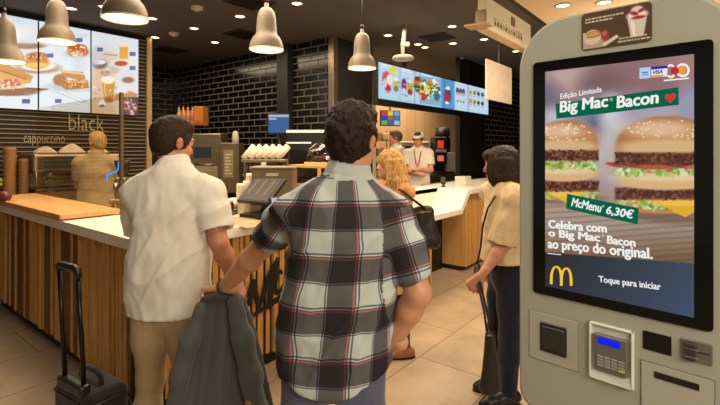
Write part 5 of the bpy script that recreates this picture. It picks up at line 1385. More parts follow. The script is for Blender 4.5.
class Person:
    """J: joints in the person's own frame (x right, y away, z up), metres"""
    def __init__(s, base, J, label, group=None, h=.008, skin=SKIN, head_rot=(PI, 0, 0), hs=1.0, size=1.0, yaw=0.0, flat=.62):
        s.J = {k: A3(v) for k, v in J.items()}; s.base = base; s.h = h; s.skin = skin; s.size = size; s.yaw = yaw; s.flat = flat; s.hs = hs
        s.head = Head(s.J['head'], rotm(*head_rot), hs); s.label = label
        s.grip = {}
    W = dict(chest=.165, waist=.145, hip=.165, sh=.058, ua=.046, el=.038, wr=.027, th=.085, kn=.056, an=.040)
    def torso(s, f, g, W, k=.05):
        J = s.J
        f.cone(J['chest'], J['waist'], W['chest'] + g, W['waist'] + g, k, 1, s.flat, s.yaw)
        f.cone(J['waist'], J['hip'], W['waist'] + g, W['hip'] + g, k, 1, s.flat + .06, s.yaw)
        top = J['neck'] + A3((0, 0, -.045))
        for q in ('L', 'R'): f.cone(top, J['sh' + q], .046 + g, W['sh'] * .94 + g, k)
        f.cone(J['chest'] + A3((0, 0, .02)), top, .10 + g, .05 + g, k, 1.15, .8, s.yaw)
    def arm(s, f, q, g, W, t0=0, t1=2, k=.02, cap=None):
        J = s.J; pts = [J['sh' + q], lerp3(J['sh' + q], J['el' + q], .45), J['el' + q], lerp3(J['el' + q], J['wr' + q], .3), J['wr' + q]]
        rs = [W['sh'] * .88, W['ua'] * 1.02, W['el'], W['el'] * 1.04, W['wr']]
        f.chain(pts, [r + g for r in rs], k)
    def legs(s, f, g, W, k=.03):
        J = s.J
        for q in ('L', 'R'):
            f.chain([J['hip' + q], lerp3(J['hip' + q], J['kn' + q], .5), J['kn' + q], lerp3(J['kn' + q], J['an' + q], .35), J['an' + q]],
                    [W['th'] + g, W['th'] * .86 + g, W['kn'] + g, W['kn'] * .98 + g, W['an'] + g], k)
        f.cone(J['hip'], (J['hipL'] + J['hipR']) / 2, W['hip'] * .92 + g, W['th'] + .03 + g, .05, 1, s.flat + .08, s.yaw)
    def body(s, W=None, hands=None, neck_r=.054, hide_legs=False):
        W = {**s.W, **(W or {})}; s.Wd = W; J = s.J
        lo, hi = bounds(list(J.values()), .14); hi[2] = J['head'][2] + .15; lo[2] = max(lo[2], .0)
        f = Field(lo, hi, s.h)
        s.torso(f, -.022, W); s.legs(f, -.014, W)
        f.cone(J['neck'] + A3((0, 0, -.05)), s.head.w(0, .012, -.05), neck_r * 1.1, neck_r * s.hs, .03)
        s.head.add(f)
        for q in ('L', 'R'):
            a = Field(lo, hi, s.h) if False else f
            s.arm(f, q, 0, W, k=.016)
            if not (hands and q in hands and hands[q].get('skip')): pass
        for q in ('L', 'R'):
            fd = J.get('foot' + q, A3((0, .1, 0))); fd = fd / (np.linalg.norm(fd) + 1e-9)
            f.cone(J['an' + q] + A3((0, 0, -.02)), J['an' + q] * A3((1, 1, 0)) + A3((0, 0, .035)) + fd * .10, .034, .028, .02)
        V, Q = f.mesh(); V = relax(V, Q, 1, .4)
        parts = [(V, Q)]
        for q in ('L', 'R'):
            hd = (hands or {}).get(q, {})
            w = J['wr' + q]; d = A3(hd.get('dir', w - J['el' + q])); d = d / np.linalg.norm(d)
            n = A3(hd.get('palm', (-1 if q == 'R' else 1, 0, 0)))
            sz = hd.get('size', .95) * s.size
            fh = Field(w - .20, w + .20, .0036)
            fh.cone(w - d * .05, w + d * .01, W['wr'] * 1.0, W['wr'] * .82, .01, 1, 1)
            # thumb lies towards (dir x palm) for the right hand, the other way for the left
            hand(fh, w, d, n, sz, hd.get('curl', (.35, .4, .45, .5)), (-1 if q == 'L' else 1) * hd.get('flip', 1), hd.get('spread', .10))
            parts.append(fh.mesh())
        V, Q = join(parts)
        rgb = np.tile(np.array(s.skin, float), (len(V), 1))
        s.head.paint(V, rgb)
        x, y = cw(*s.base)
        o = organic('person', (V, Q), M_skin, None, rgb)
        o.location = (x, y, 0); o.rotation_euler = (0, 0, VIEW_ROT)
        tag(o, s.label, 'person'); s.obj = o; return o
    def top(s, name, m, g=.016, sleeve=.62, hem=.80, hemf=None, h=.007, fold=(.006, (13, 13, 4.5)), W=None, collar=True, uvf=None, neck_cut=.062, collar_h=.035, loose=0.0, sleeve_g=.010, rgb=None):
        W = {**s.Wd, **(W or {})}; J = s.J
        keys = ['chest', 'waist', 'hip', 'shL', 'shR', 'elL', 'elR', 'neck'] + (['wrL', 'wrR'] if sleeve > 1 else [])
        lo, hi = bounds([J[k] for k in keys], .20); lo[2] = hem - .03
        f = Field(lo, hi, h)
        s.torso(f, g + loose, W)
        f.cone(J['hip'], J['hip'] * A3((1, 1, 0)) + A3((0, 0, hem - .02)), W['hip'] + g + loose, W['hip'] + g + loose + .008, .04, 1, s.flat + .06, s.yaw)
        X, Y, Z = np.meshgrid(*f.ax, indexing='ij', sparse=True)
        hz = hem + (hemf(X, Y) if hemf else 0); f.F = np.maximum(f.F, (hz - Z) + 0 * X + 0 * Y).astype(np.float32)
        # underside opened so the hem reads as cloth
        for q in ('L', 'R'):
            a, e, w = J['sh' + q], J['el' + q], J['wr' + q]
            fs = Field(lo, hi, h)
            if sleeve <= 1:
                end = lerp3(a, e, sleeve); d = (e - a) / np.linalg.norm(e - a)
                fs.chain([a, lerp3(a, e, sleeve * .5), end + d * .06], [W['sh'] + g, W['ua'] + g + sleeve_g * .6, W['ua'] + g + sleeve_g], .02)
                fs.plane_cut(end, d); carve(fs, end - d * .05, end + d * .08, W['ua'] + g + sleeve_g - .017, W['ua'] + g + sleeve_g - .015)
            else:
                t = sleeve - 1; end = lerp3(e, w, t); d = (w - e) / np.linalg.norm(w - e)
                fs.chain([a, lerp3(a, e, .5), e, end + d * .05], [W['sh'] + g, W['ua'] + g + .006, W['el'] + g + .010, W['wr'] + (W['el'] - W['wr']) * (1 - t) + g + .008], .02)
                fs.plane_cut(end, d, (end - .11, end + .11)); carve(fs, end - d * .04, end + d * .08, W['wr'] + g * .6, W['wr'] + g * .6)
            f.union(fs, .012)
        nk = J['neck']; hv = A3(s.head.w(0, .012, -.05)); ax = (hv - nk) / np.linalg.norm(hv - nk)
        carve(f, nk - ax * .06, nk + ax * .2, neck_cut - .004, neck_cut)
        if collar:
            M = Vector((0, 0, 1)).rotation_difference(Vector(ax)).to_matrix()
            for lvl, rr, th in ((-.012, .066, .011), (collar_h * .5, .064, .009), (collar_h, .061, .007)):
                ring = [nk + A3(M @ Vector((rr * math.sin(t) * 1.05, rr * .95 * math.cos(t) + .004, lvl - (.022 if math.cos(t) * s.front() < -.2 else 0) * .0))) for t in np.linspace(0, 2 * PI, 25)]
                f.chain(ring, [th] * 25, .012)
        V, Q = f.mesh(); V = relax(V, Q, 2, .5)
        N = normals(V, Q); amp, fr = fold
        dz = np.clip((V[:, 2] - hem) / .08, .2, 1)
        V = V + N * (amp * vnoise(V, fr, 3) * dz + amp * .5 * vnoise(V, (A3(fr) * 2.3), 5) + amp * .25 * vnoise(V, (40, 40, 22), 8))[:, None]
        D1 = np.stack([V[:, 0] * .8 + V[:, 2] * .6, V[:, 1], V[:, 2] * .8 - V[:, 0] * .6], 1); D2 = np.stack([V[:, 0] * .85 - V[:, 2] * .5, V[:, 1], V[:, 2] * .85 + V[:, 0] * .5], 1)
        V = V + N * (amp * .9 * dz * (np.clip(1 - 2.2 * np.abs(vnoise(D1, (4, 5, 11), 21)), 0, 1) ** 1.5 + np.clip(1 - 2.2 * np.abs(vnoise(D2, (11, 7, 3.5), 33)), 0, 1) ** 1.5 - .35))[:, None]
        uv = uvf(V) if uvf else None
        return organic(name, (V, Q), m, s.obj, rgb(V) if rgb else None, uv=uv)
    def front(s): return 1
    def bottom(s, name, m, g=.010, top=None, h=.009, W=None, fold=(.005, (14, 14, 5)), ankle=None):
        W = {**s.Wd, **(W or {})}; J = s.J
        lo, hi = bounds([J['hip'], J['hipL'], J['hipR'], J['knL'], J['knR'], J['anL'], J['anR']], .20); lo[2] = 0.03; hi[2] = (top or J['hip'][2] + .1) + .03
        f = Field(lo, hi, h); s.legs(f, g, W)
        f.cone(J['hip'], J['waist'], W['hip'] + g, W['waist'] + g, .04, 1, s.flat + .06, s.yaw)
        X, Y, Z = np.meshgrid(*f.ax, indexing='ij', sparse=True)
        f.F = np.maximum(f.F, (Z - (top or J['hip'][2] + .1)) + 0 * X + 0 * Y); f.F = np.maximum(f.F, ((ankle or .055) - Z) + 0 * X + 0 * Y).astype(np.float32)
        V, Q = f.mesh(); V = relax(V, Q, 2, .5); N = normals(V, Q); amp, fr = fold
        V = V + N * (amp * vnoise(V, fr, 4) + amp * .5 * vnoise(V, (30, 30, 18), 6))[:, None]
        return organic(name, (V, Q), m, s.obj)
    def shoes(s, m, sole, kind='shoe', tall=0.0, heel=0.0, L=.26):
        for q in ('L', 'R'):
            a = s.J['an' + q]; fd = s.J.get('foot' + q, A3((0, 1, 0))); fd = A3((fd[0], fd[1], 0)); fd /= np.linalg.norm(fd)
            c = A3((a[0], a[1], 0)); f = Field(c - .24, c + .24 + A3((0, 0, tall)), .0065); f.lo[2] = -.02
            f = Field((c[0] - .24, c[1] - .24, -.02), (c[0] + .24, c[1] + .24, .16 + tall), .0065)
            b = heel
            f.chain([c - fd * .045 + A3((0, 0, .042 + b)), c + fd * .05 + A3((0, 0, .040 + b * .5)), c + fd * (L * .52) + A3((0, 0, .034)), c + fd * (L * .66) + A3((0, 0, .028))], [.038, .042, .040, .028], .02)
            f.cone(c + A3((0, 0, .05 + b)), c + A3((0, 0, .09 + tall)), .042, .044, .03)
            X, Y, Z = np.meshgrid(*f.ax, indexing='ij', sparse=True)
            f.F = np.maximum(f.F, (.012 - Z) + 0 * X + 0 * Y).astype(np.float32); f.F = np.maximum(f.F, (Z - .10 - tall) + 0 * X + 0 * Y).astype(np.float32)
            V, Q = f.mesh(); V = relax(V, Q, 1)
            o = organic(kind, (V, Q), m, s.obj)
            mb = MB(); pd = A3((-fd[1], fd[0], 0)); out = []
            for t in np.linspace(0, 2 * PI, 28, endpoint=False):
                u = math.cos(t); w = math.sin(t) * (.040 if u > -.2 else .036); e = (L * .77 if u > 0 else .085) * u
                out.append(tuple((c + fd * e + pd * w)[:2]))
            mb.prism(out, 0, .014 , axis='z'); mb.build('sole', sole, o)
def hair_mesh(P, name, m, build, h=.0045, amp=.004, fr=(60, 60, 60), lo=-.16, hi=.16, zlo=None, seed=2, it=1):
    c = A3(P.head.c); l = c + lo; hh = c + hi
    if zlo is not None: l[2] = zlo
    f = Field(l, hh, h); build(f, P.head)
    V, Q = f.mesh(); V = relax(V, Q, it, .5); N = normals(V, Q)
    V = V + N * (amp * vnoise(V, fr, seed) + amp * .6 * vnoise(V, A3(fr) * 2.1, seed + 3))[:, None]
    return organic(name, (V, Q), m, P.obj)
def short_hair(f, H, vol=.010, nape=-.055, top=.012):
    q = H.s; E = lambda c, r, k=.02, cut=False: f.ell(H.w(*c), [v * q for v in r], k * q, H.M, cut)
    E((0, .018, .040), (.075 + vol * .6, .095 + vol, .084 + vol)); E((0, -.02, .085 + top), (.060 + vol, .075, .040), .03)
    E((0, .052, -.005), (.066 + vol * .3, .052 + vol * .5, .075), .02)
    for x in (-1, 1): E((x * .064, .0, .015), (.012 + vol * .4, .045, .045), .015)
    E((0, -.115, -.045), (.078, .080, .115), .012, True)                       # clear the face
    E((0, .03, -.150 + (nape + .055)), (.12, .13, .085), .02, True)            # tapered nape
    for x in (-1, 1): E((x * .088, .012, -.012), (.022, .030, .036), .006, True)   # round the ears
# ================================================================ PEOPLE
M_sole = mat('dark_rubber_sole', (26, 24, 22), .7)
# ---------------------------------------------------------------- man in the plaid shirt
def plaid_material():
    m = bpy.data.materials.new('plaid_cotton'); m.use_nodes = True; nt = m.node_tree; N = nt.nodes; L = nt.links; b = N['Principled BSDF']
    at = N.new('ShaderNodeAttribute'); at.attribute_name = 'cloth'; sp = N.new('ShaderNodeSeparateXYZ'); L.new(at.outputs['Vector'], sp.inputs[0])
    pale, mid, dark, red, wht, navy = (196, 204, 194), (164, 168, 160), (44, 40, 40), (150, 62, 62), (206, 208, 202), (52, 56, 86)
    stops = [(0, dark), (.40, red), (.435, dark), (.46, wht), (.485, navy), (.52, pale), (.94, navy), (.965, wht), (.98, dark)]
    def side(sock, per, off):
        mm = N.new('ShaderNodeMath'); mm.operation = 'MULTIPLY_ADD'; mm.inputs[1].default_value = 1 / per; mm.inputs[2].default_value = off; L.new(sock, mm.inputs[0])
        fr = N.new('ShaderNodeMath'); fr.operation = 'FRACT'; L.new(mm.outputs[0], fr.inputs[0])
        r = N.new('ShaderNodeValToRGB'); r.color_ramp.interpolation = 'CONSTANT'
        while len(r.color_ramp.elements) > 1: r.color_ramp.elements.remove(r.color_ramp.elements[-1])
        r.color_ramp.elements[0].position = 0; r.color_ramp.elements[0].color = (*[v ** .5 for v in lin(stops[0][1])], 1)
        for p_, c in stops[1:]:
            e = r.color_ramp.elements.new(p_); e.color = (*[v ** .5 for v in lin(c)], 1)
        L.new(fr.outputs[0], r.inputs[0]); return r.outputs[0]
    a = side(sp.outputs[0], .148, .18); c = side(sp.outputs[1], .168, .01)
    mx = N.new('ShaderNodeMix'); mx.data_type = 'RGBA'; mx.blend_type = 'MULTIPLY'; mx.inputs[0].default_value = 1; L.new(a, mx.inputs[6]); L.new(c, mx.inputs[7])
    # fine weave
    wv = N.new('ShaderNodeTexNoise'); wv.inputs['Scale'].default_value = 420; tc = N.new('ShaderNodeTexCoord'); L.new(tc.outputs['Object'], wv.inputs['Vector'])
    gm = N.new('ShaderNodeMix'); gm.data_type = 'RGBA'; gm.blend_type = 'MULTIPLY'; gm.inputs[0].default_value = .35; L.new(mx.outputs[2], gm.inputs[6]); L.new(wv.outputs['Fac'], gm.inputs[7])
    L.new(gm.outputs[2], b.inputs['Base Color']); b.inputs['Roughness'].default_value = .85; b.inputs['Specular IOR Level'].default_value = .2
    return m
B = (345, 1.57); k = 1.57 / 450
def q(px, py, d=1.57, b=B): return lp(px, py, d, b)
J = dict(head=(.026, .015, 1.622), neck=(.012, .0, 1.500), shL=q(291, 211, 1.58), shR=q(395, 217, 1.56), elL=q(262, 247, 1.76), wrL=q(224, 288, 1.93), elR=q(418, 293, 1.51), wrR=q(390, 346, 1.62),
         chest=(.004, 0, 1.285), waist=(-.018, 0, 1.08), hip=(-.040, 0, .90), hipL=(-.135, 0, .86), hipR=(.050, 0, .86), knL=(-.16, .02, .47), knR=(.08, .02, .47), anL=(-.18, -.02, .075), anR=(.11, .03, .075), footL=(-.3, 1, 0), footR=(.35, 1, 0))
pm = Person(B, J, 'man in a checked plaid shirt, seen from behind, holding a grey jacket', h=.007, skin=(196, 140, 102), head_rot=(PI - .38, .06, 0), hs=1.0)
pm.body(W=dict(chest=.178, waist=.160, hip=.166, sh=.054, ua=.046, el=.043, wr=.030, th=.09), hands=dict(L=dict(dir=(-.85, .35, -.18), palm=(-.1, -.25, -1), curl=(.85, .9, .95, 1.0)), R=dict(dir=(-.65, .5, -.5), palm=(-.4, .5, .2), curl=(.5, .5, .5, .5))))
def plaid_uv(V):
    uv = np.zeros_like(V); cx = np.interp(V[:, 2], [.8, .9, 1.08, 1.285], [-.045, -.04, -.018, .004])
    th = np.arctan2(V[:, 0] - cx, -(V[:, 1]) / .62); uv[:, 0] = th * .165; uv[:, 1] = V[:, 2]; out_ = [(None, uv)]
    for sgn, q_ in ((-1, 'L'), (1, 'R')):
        a, e = pm.J['sh' + q_], pm.J['el' + q_]; d = (e - a) / np.linalg.norm(e - a)
        t = (V - a) @ d; out = (V[:, 0] - a[0]) * sgn
        m_ = (t > -.02) & (out > -.045) & (np.linalg.norm(V - a - t[:, None] * d, axis=1) < .12)
        up = np.cross(d, A3((0, 1, 0))); up /= np.linalg.norm(up); bk = np.cross(d, up)
        ang = np.arctan2((V - a) @ up, (V - a) @ bk)
        us = np.zeros_like(V); us[:, 0] = ang * .070 + .03; us[:, 1] = t + .06; out_.append((m_, us))
    col = (V[:, 2] > 1.497) & (np.hypot(V[:, 0] - .012, V[:, 1]) < .088)
    us = np.zeros_like(V); us[:, 0] = .148 * (.60 - .18) + (V[:, 2] - 1.497) * .4; us[:, 1] = .168 * .72; out_.append((col, us))
    return out_
shirt = pm.top('plaid_shirt', plaid_material(), g=.012, sleeve=.80, hem=.79, hemf=lambda X, Y: .9 * np.clip(np.abs(X + .045) - .05, 0, 1) ** 1.35, h=.006, fold=(.011, (10, 10, 4.5)), uvf=plaid_uv, sleeve_g=.006, collar_h=.04, loose=.006)
# pleat lines and yoke seam on the back
M_thread = mat('dark_seam_thread', (60, 56, 56), .8)
jeans = pm.bottom('jeans', fabric('slate_blue_denim', (84, 88, 108), .16, scale=220), top=.875, g=-.004)
pm.shoes(mat('brown_leather', (84, 52, 30), .4), M_sole)
HM_dark = hair_mat('dark_brown_hair', (8, 5, 3), (50, 32, 20), (70, 70, 40))
def plaid_hair(f, H):
    short_hair(f, H, .019, -.066, .018)
    r = random.Random(3)
    for i in range(26):
        a = r.random() * 2 * PI; e = .25 + r.random() * 1.0
        c = (.070 * math.cos(a) * math.sin(e), .01 + .085 * math.sin(a) * math.sin(e), .05 + .085 * math.cos(e))
        f.ell(H.w(*c), (.020, .022, .016), .012, H.M)
hair_mesh(pm, 'hair', HM_dark, plaid_hair, amp=.006, fr=(60, 60, 45), it=0)
# bracelet on the wrist that holds the jacket
w = pm.J['wrL']; d = (w - pm.J['elL']); d /= np.linalg.norm(d); c = w - d * .012
M = Vector((0, 0, 1)).rotation_difference(Vector(d)).to_matrix()
MB().tube([c + A3(M @ Vector((.034 * math.cos(t), .034 * math.sin(t), 0))) for t in np.linspace(0, 2 * PI, 24, endpoint=False)], .0055, 8, closed=True).build('bracelet', mat('dark_bracelet', (34, 28, 24), .5), pm.obj)

# ---------------------------------------------------------------- grey jacket hanging from his hand
JD = 1.93
hx, hy = cw(214, JD + .02)
jk = empty('jacket', (hx, hy, 0), VIEW_ROT, 'dark grey jacket with a tan elbow patch hanging from the plaid-shirted man\'s hand', 'jacket')
def jp(px, py): return ((px - 214) * JD / 450, EYE + (HY - py) * JD / 450)
rows = [(292.5, 206, 234), (297, 202, 243), (306, 199, 247), (320, 195, 252), (338, 190, 257), (352, 186, 260), (380, 181, 266), (405, 176, 272), (435, 171, 278), (462, 168, 282), (478, 168, 280)]
n = 120; Vs = []
ys = np.linspace(292.5, 478, 70)
for y in ys:
    xl = np.interp(y, [r[0] for r in rows], [r[1] for r in rows]); xr = np.interp(y, [r[0] for r in rows], [r[2] for r in rows])
    a, z = jp(xl, y); b, _ = jp(xr, y); cx, hw = (a + b) / 2, (b - a) / 2; t = (y - 292.5) / (478 - 292.5); dp = .035 + .085 * min(1, t * 1.8)
    f_ = min(1, .25 + t * 1.6)
    for j in range(n):
        th = 2 * PI * j / n
        wob = 1 + f_ * (.10 * math.cos(9 * th + 1.2 + .8 * t) + .06 * math.cos(14 * th + 2.2 - 1.5 * t) + .035 * math.cos(23 * th + 3 * t))
        Vs.append((cx + hw * math.cos(th) * (1 + (wob - 1) * .35), dp * math.sin(th) * wob + .012 * math.sin(6 * t + 3 * th) * f_, z + .01 * math.cos(5 * th) * t))
Vs = np.array(Vs); R_ = len(ys); Qs = []
for i in range(R_ - 1):
    for j in range(n): Qs.append((i * n + j, i * n + (j + 1) % n, (i + 1) * n + (j + 1) % n, (i + 1) * n + j))
# close the gathered top
ctop = len(Vs); Vs = np.concatenate([Vs, [[jp(219, 289)[0], 0, jp(219, 289)[1]]]])
Qs = np.array(Qs); tri = np.array([(ctop, (j + 1) % n, j, j) for j in range(n)])
M_jk = fabric('dark_grey_wool', (78, 80, 77), .14, .95, 260, .4)
me = bpy.data.meshes.new('jacket_body'); bm = bmesh.new(); vv = [bm.verts.new(v) for v in Vs]
for f_ in Qs: bm.faces.new([vv[i] for i in f_]).smooth = True
for f_ in tri: bm.faces.new([vv[i] for i in f_[:3]]).smooth = True
bmesh.ops.recalc_face_normals(bm, faces=bm.faces); bm.to_mesh(me); bm.free(); link_mesh('jacket_body', me, M_jk, jk)
def jl(px, py, dy): a, z = jp(px, py); return A3((a, dy, z))
f = Field((-.2, -.25, .15), (.4, .2, 1.1), .006)
f.chain([jl(238, 300, -.06), jl(249, 330, -.10), jl(257, 365, -.115), jl(264, 400, -.12), jl(270, 440, -.11)], [.030, .042, .044, .042, .038], .03)
V, Q = f.mesh(); N_ = normals(V, Q); V = relax(V, Q, 1); V = V + N_ * (.006 * vnoise(V, (14, 14, 26), 3) + .004 * vnoise(V, (30, 30, 10), 5))[:, None]
slv = organic('sleeve', (V, Q), M_jk, jk)
f = Field((-.1, -.3, .3), (.4, .1, .8), .005); f.cone(jl(259.5, 384, -.138), jl(262, 404, -.140), .026, .028, .01, 1, .9)
V, Q = f.mesh(); organic('elbow_patch', (V, Q), fabric('tan_suede', (150, 104, 60), .12), slv)
f = Field((-.2, -.25, .15), (.4, .2, 1.1), .006)
f.chain([jl(204, 305, -.04), jl(197, 335, -.085), jl(190, 365, -.10), jl(184, 400, -.10), jl(178, 445, -.09)], [.024, .036, .038, .036, .034], .03)
V, Q = f.mesh(); N_ = normals(V, Q); V = relax(V, Q, 1); V = V + N_ * (.005 * vnoise(V, (14, 14, 26), 7))[:, None]
organic('sleeve', (V, Q), M_jk, jk)
f = Field((-.15, -.15, .85), (.2, .15, 1.1), .005); f.chain([jl(206, 299, -.03), jl(222, 294, -.05), jl(241, 299, -.03), jl(244, 303, .02)], [.014, .016, .015, .012], .01)
V, Q = f.mesh(); organic('collar', (V, Q), fabric('collar_wool', (62, 62, 60), .1), jk)

# ---------------------------------------------------------------- man in the white polo shirt
B = (172, 2.2)
def q(px, py, d=2.2): return lp(px, py, d, B)
J = dict(head=(-.008, .03, 1.628), neck=(.005, .0, 1.505), shL=q(137, 193, 2.22), shR=q(209, 195, 2.17), elL=q(141, 243, 2.36), wrL=q(160, 250, 2.52), elR=q(219, 243, 2.12), wrR=q(235, 280, 2.22),
         chest=(-.008, 0, 1.285), waist=(-.002, -.005, 1.07), hip=(-.018, 0, .90), hipL=(-.10, 0, .86), hipR=(.065, 0, .86), knL=(-.12, .03, .47), knR=(.08, -.01, .47), anL=(-.135, 0, .075), anR=(.08, -.03, .075), footL=(-.1, 1, 0), footR=(.4, 1, 0))
po = Person(B, J, 'man in a white polo shirt and beige trousers, seen from behind', h=.007, skin=(192, 132, 98), head_rot=(PI - .62, .16, 0), hs=1.0, yaw=-.2)
po.body(W=dict(chest=.176, waist=.166, hip=.168, ua=.050, el=.042, wr=.029, th=.09), hands=dict(R=dict(dir=(.35, .15, -.9), palm=(-.9, .2, -.3), curl=(.5, .55, .6, .65)), L=dict(dir=(.8, .5, .1), palm=(.2, -.3, -.9))))
M_polo = fabric('white_pique_cotton', (226, 220, 202), .05, .85, 300)
po.top('polo_shirt', M_polo, g=.014, sleeve=.74, hem=.805, hemf=lambda X, Y: .04 * X, h=.0065, fold=(.009, (9, 9, 5)), sleeve_g=.014, collar_h=.036, loose=.012)
po.bottom('trousers', fabric('khaki_cotton', (176, 152, 112), .08), g=.008, top=.87)
po.shoes(mat('tan_leather', (110, 72, 40), .4), M_sole)
def polo_hair(f, H): short_hair(f, H, .010, -.062, .006)
hair_mesh(po, 'hair', hair_mat('brown_short_hair', (16, 10, 6), (66, 44, 28), (80, 80, 60)), polo_hair, amp=.0025, fr=(80, 80, 80))

# ---------------------------------------------------------------- black trolley case
cx_, cy_ = cw(91.5, 2.15)
ax = math.atan2(-.53, .85)                                     # direction of its width, seen from the eye
case = empty('trolley_case', (cx_, cy_, 0), VIEW_ROT + ax, 'black wheeled trolley case with its long handle pulled up', 'suitcase')
M_nyl = fabric('black_nylon', (26, 24, 22), .2, .7, 200); M_hnd = mat('handle_black_metal', (30, 28, 26), .3, .6)
MB().b2((-.165, -.10, .06), (.165, .10, .50), .045, seg=4).build('case_body', M_nyl, case)
MB().b2((-.14, .095, .10), (.14, .12, .40), .025, seg=3).build('front_pocket', M_nyl, case)
mb = MB()
for z in (.455,): mb.tube([(-.14, -.101, z), (.14, -.101, z), (.166, -.08, z), (.166, .08, z), (.14, .101, z), (-.14, .101, z), (-.166, .08, z), (-.166, -.08, z)], .004, 6, closed=True)
mb.build('zip', mat('zip_black', (60, 56, 50), .35, .6), case)
hd = MB(); lx = -.055
for sgn in (-1, 1): hd.tube([(sgn * .085, -.075, .46), (sgn * .085, -.088, .75), (sgn * .085, -.102, 1.03)], [.0115, .0105, .009], 10)
h_o = hd.build('pull_handle', M_hnd, case)
MB().tube([(-.092, -.102, 1.02), (-.085, -.104, 1.052), (-.06, -.105, 1.062), (.06, -.105, 1.062), (.085, -.104, 1.052), (.092, -.102, 1.02)], [.012, .016, .017, .017, .016, .012], 12).build('grip', M_blk, h_o)
MB().b2((-.11, -.105, .48), (.11, -.055, .535), .012, seg=2).build('handle_socket', M_blk, case)
MB().tube([(-.09, .0, .50), (-.085, .0, .535), (-.05, .0, .552), (.05, .0, .552), (.085, .0, .535), (.09, .0, .50)], [.012, .013, .014, .014, .013, .012], 10).build('carry_loop', M_nyl, case)
for sx in (-1, 1):
    MB().lathe([(0, -.014), (.032, -.014), (.036, -.008), (.036, .008), (.032, .014), (0, .014)], seg=20, M=Matrix.Translation((sx * .16, -.085, .036)) @ Matrix.Rotation(PI / 2, 4, 'Y')).build('wheel', M_sole, case)
    MB().b2((sx * .14 - .015, .07, 0), (sx * .14 + .015, .10, .06), .005).build('foot', M_blk, case)

# ---------------------------------------------------------------- blonde woman at the counter
B = (391, 3.5)
def q(px, py, d=3.5): return lp(px, py, d, B)
J = dict(head=(-.015, .0, 1.478), neck=(.02, .01, 1.355), shL=(-.08, .14, 1.27), shR=(.10, -.13, 1.27), elL=(-.16, .22, 1.03), wrL=(-.32, .16, 1.02), elR=(.07, -.16, 1.02), wrR=(-.10, -.20, .98),
         chest=(.0, 0, 1.15), waist=(.0, 0, .98), hip=(.0, 0, .84), hipL=(-.03, .08, .80), hipR=(.03, -.08, .80), knL=(-.02, .08, .43), knR=(.07, -.06, .43), anL=(.02, .08, .075), anR=(.10, -.05, .075), footL=(-1, .2, 0), footR=(-1, -.1, 0))
bl = Person(B, J, 'blonde woman with long hair and a black shoulder bag, by the counter', h=.008, skin=(214, 158, 122), head_rot=(PI + 1.05, .05, 0), hs=.95, yaw=PI / 2 - .35, flat=.66)
bl.body(W=dict(chest=.140, waist=.125, hip=.155, sh=.048, ua=.038, el=.033, wr=.024, th=.08, kn=.05, an=.036), neck_r=.046)
bl.top('peach_top', fabric('peach_cotton', (216, 142, 78), .12), g=.016, sleeve=.9, hem=.72, collar=False, neck_cut=.075, fold=(.006, (14, 14, 5)), h=.008, loose=.012)
bl.bottom('dark_jeans', fabric('navy_denim', (34, 40, 66), .2), top=.88, ankle=.085)
# long open beige cardigan
f = Field((-.35, -.35, .45), (.35, .35, 1.3), .008)
f.cone((0.02, 0, 1.02), (.03, 0, .52), .17, .20, .02, 1, .72, PI / 2 - .35); X, Y, Z = np.meshgrid(*f.ax, indexing='ij', sparse=True)
f.F = np.maximum(f.F, np.maximum(.52 - Z, Z - 1.12) + 0 * X + 0 * Y).astype(np.float32); carve(f, (-.16, .02, 1.3), (-.16, .02, .4), .10, .12)
V, Q = f.mesh(); V = relax(V, Q, 1); V = V + normals(V, Q) * (.012 * vnoise(V, (16, 16, 3), 3))[:, None]
organic('long_cardigan', (V, Q), fabric('beige_knit', (206, 172, 122), .12), bl.obj)
bl.shoes(mat('tan_sandal', (150, 98, 58), .5), M_sole, 'sandal', L=.22)
def blonde_hair(f, H):
    q_ = H.s; E = lambda c, r, k=.025, cut=False: f.ell(H.w(*c), [v * q_ for v in r], k, H.M, cut)
    E((0, .015, .040), (.090, .108, .092)); E((0, .05, -.04), (.088, .078, .11), .03)
    E((0, -.125, -.03), (.062, .062, .115), .012, True)
    r = random.Random(5)
    for i in range(30):
        a = -1.5 + 3.0 * i / 29; p0 = A3(H.w(.080 * math.sin(a), .03 + .072 * math.cos(a), .02)); 
        p1 = A3(H.w(.102 * math.sin(a), .045 + .080 * math.cos(a), -.13)); p2 = A3(H.w(.108 * math.sin(a) + r.uniform(-.012, .012), .06 + .075 * math.cos(a), -.23)); p3 = A3(H.w(.092 * math.sin(a) + r.uniform(-.02, .02), .075 + .07 * math.cos(a), -.36 - r.uniform(0, .08)))
        f.chain([p0, p1, p2, p3], [.026, .026, .022, .010], .010)
hair_mesh(bl, 'hair', hair_mat('blonde_hair', (130, 84, 34), (236, 190, 116), (60, 60, 7)), blonde_hair, h=.006, amp=.006, fr=(45, 45, 9), lo=-.24, hi=.24, zlo=.93)
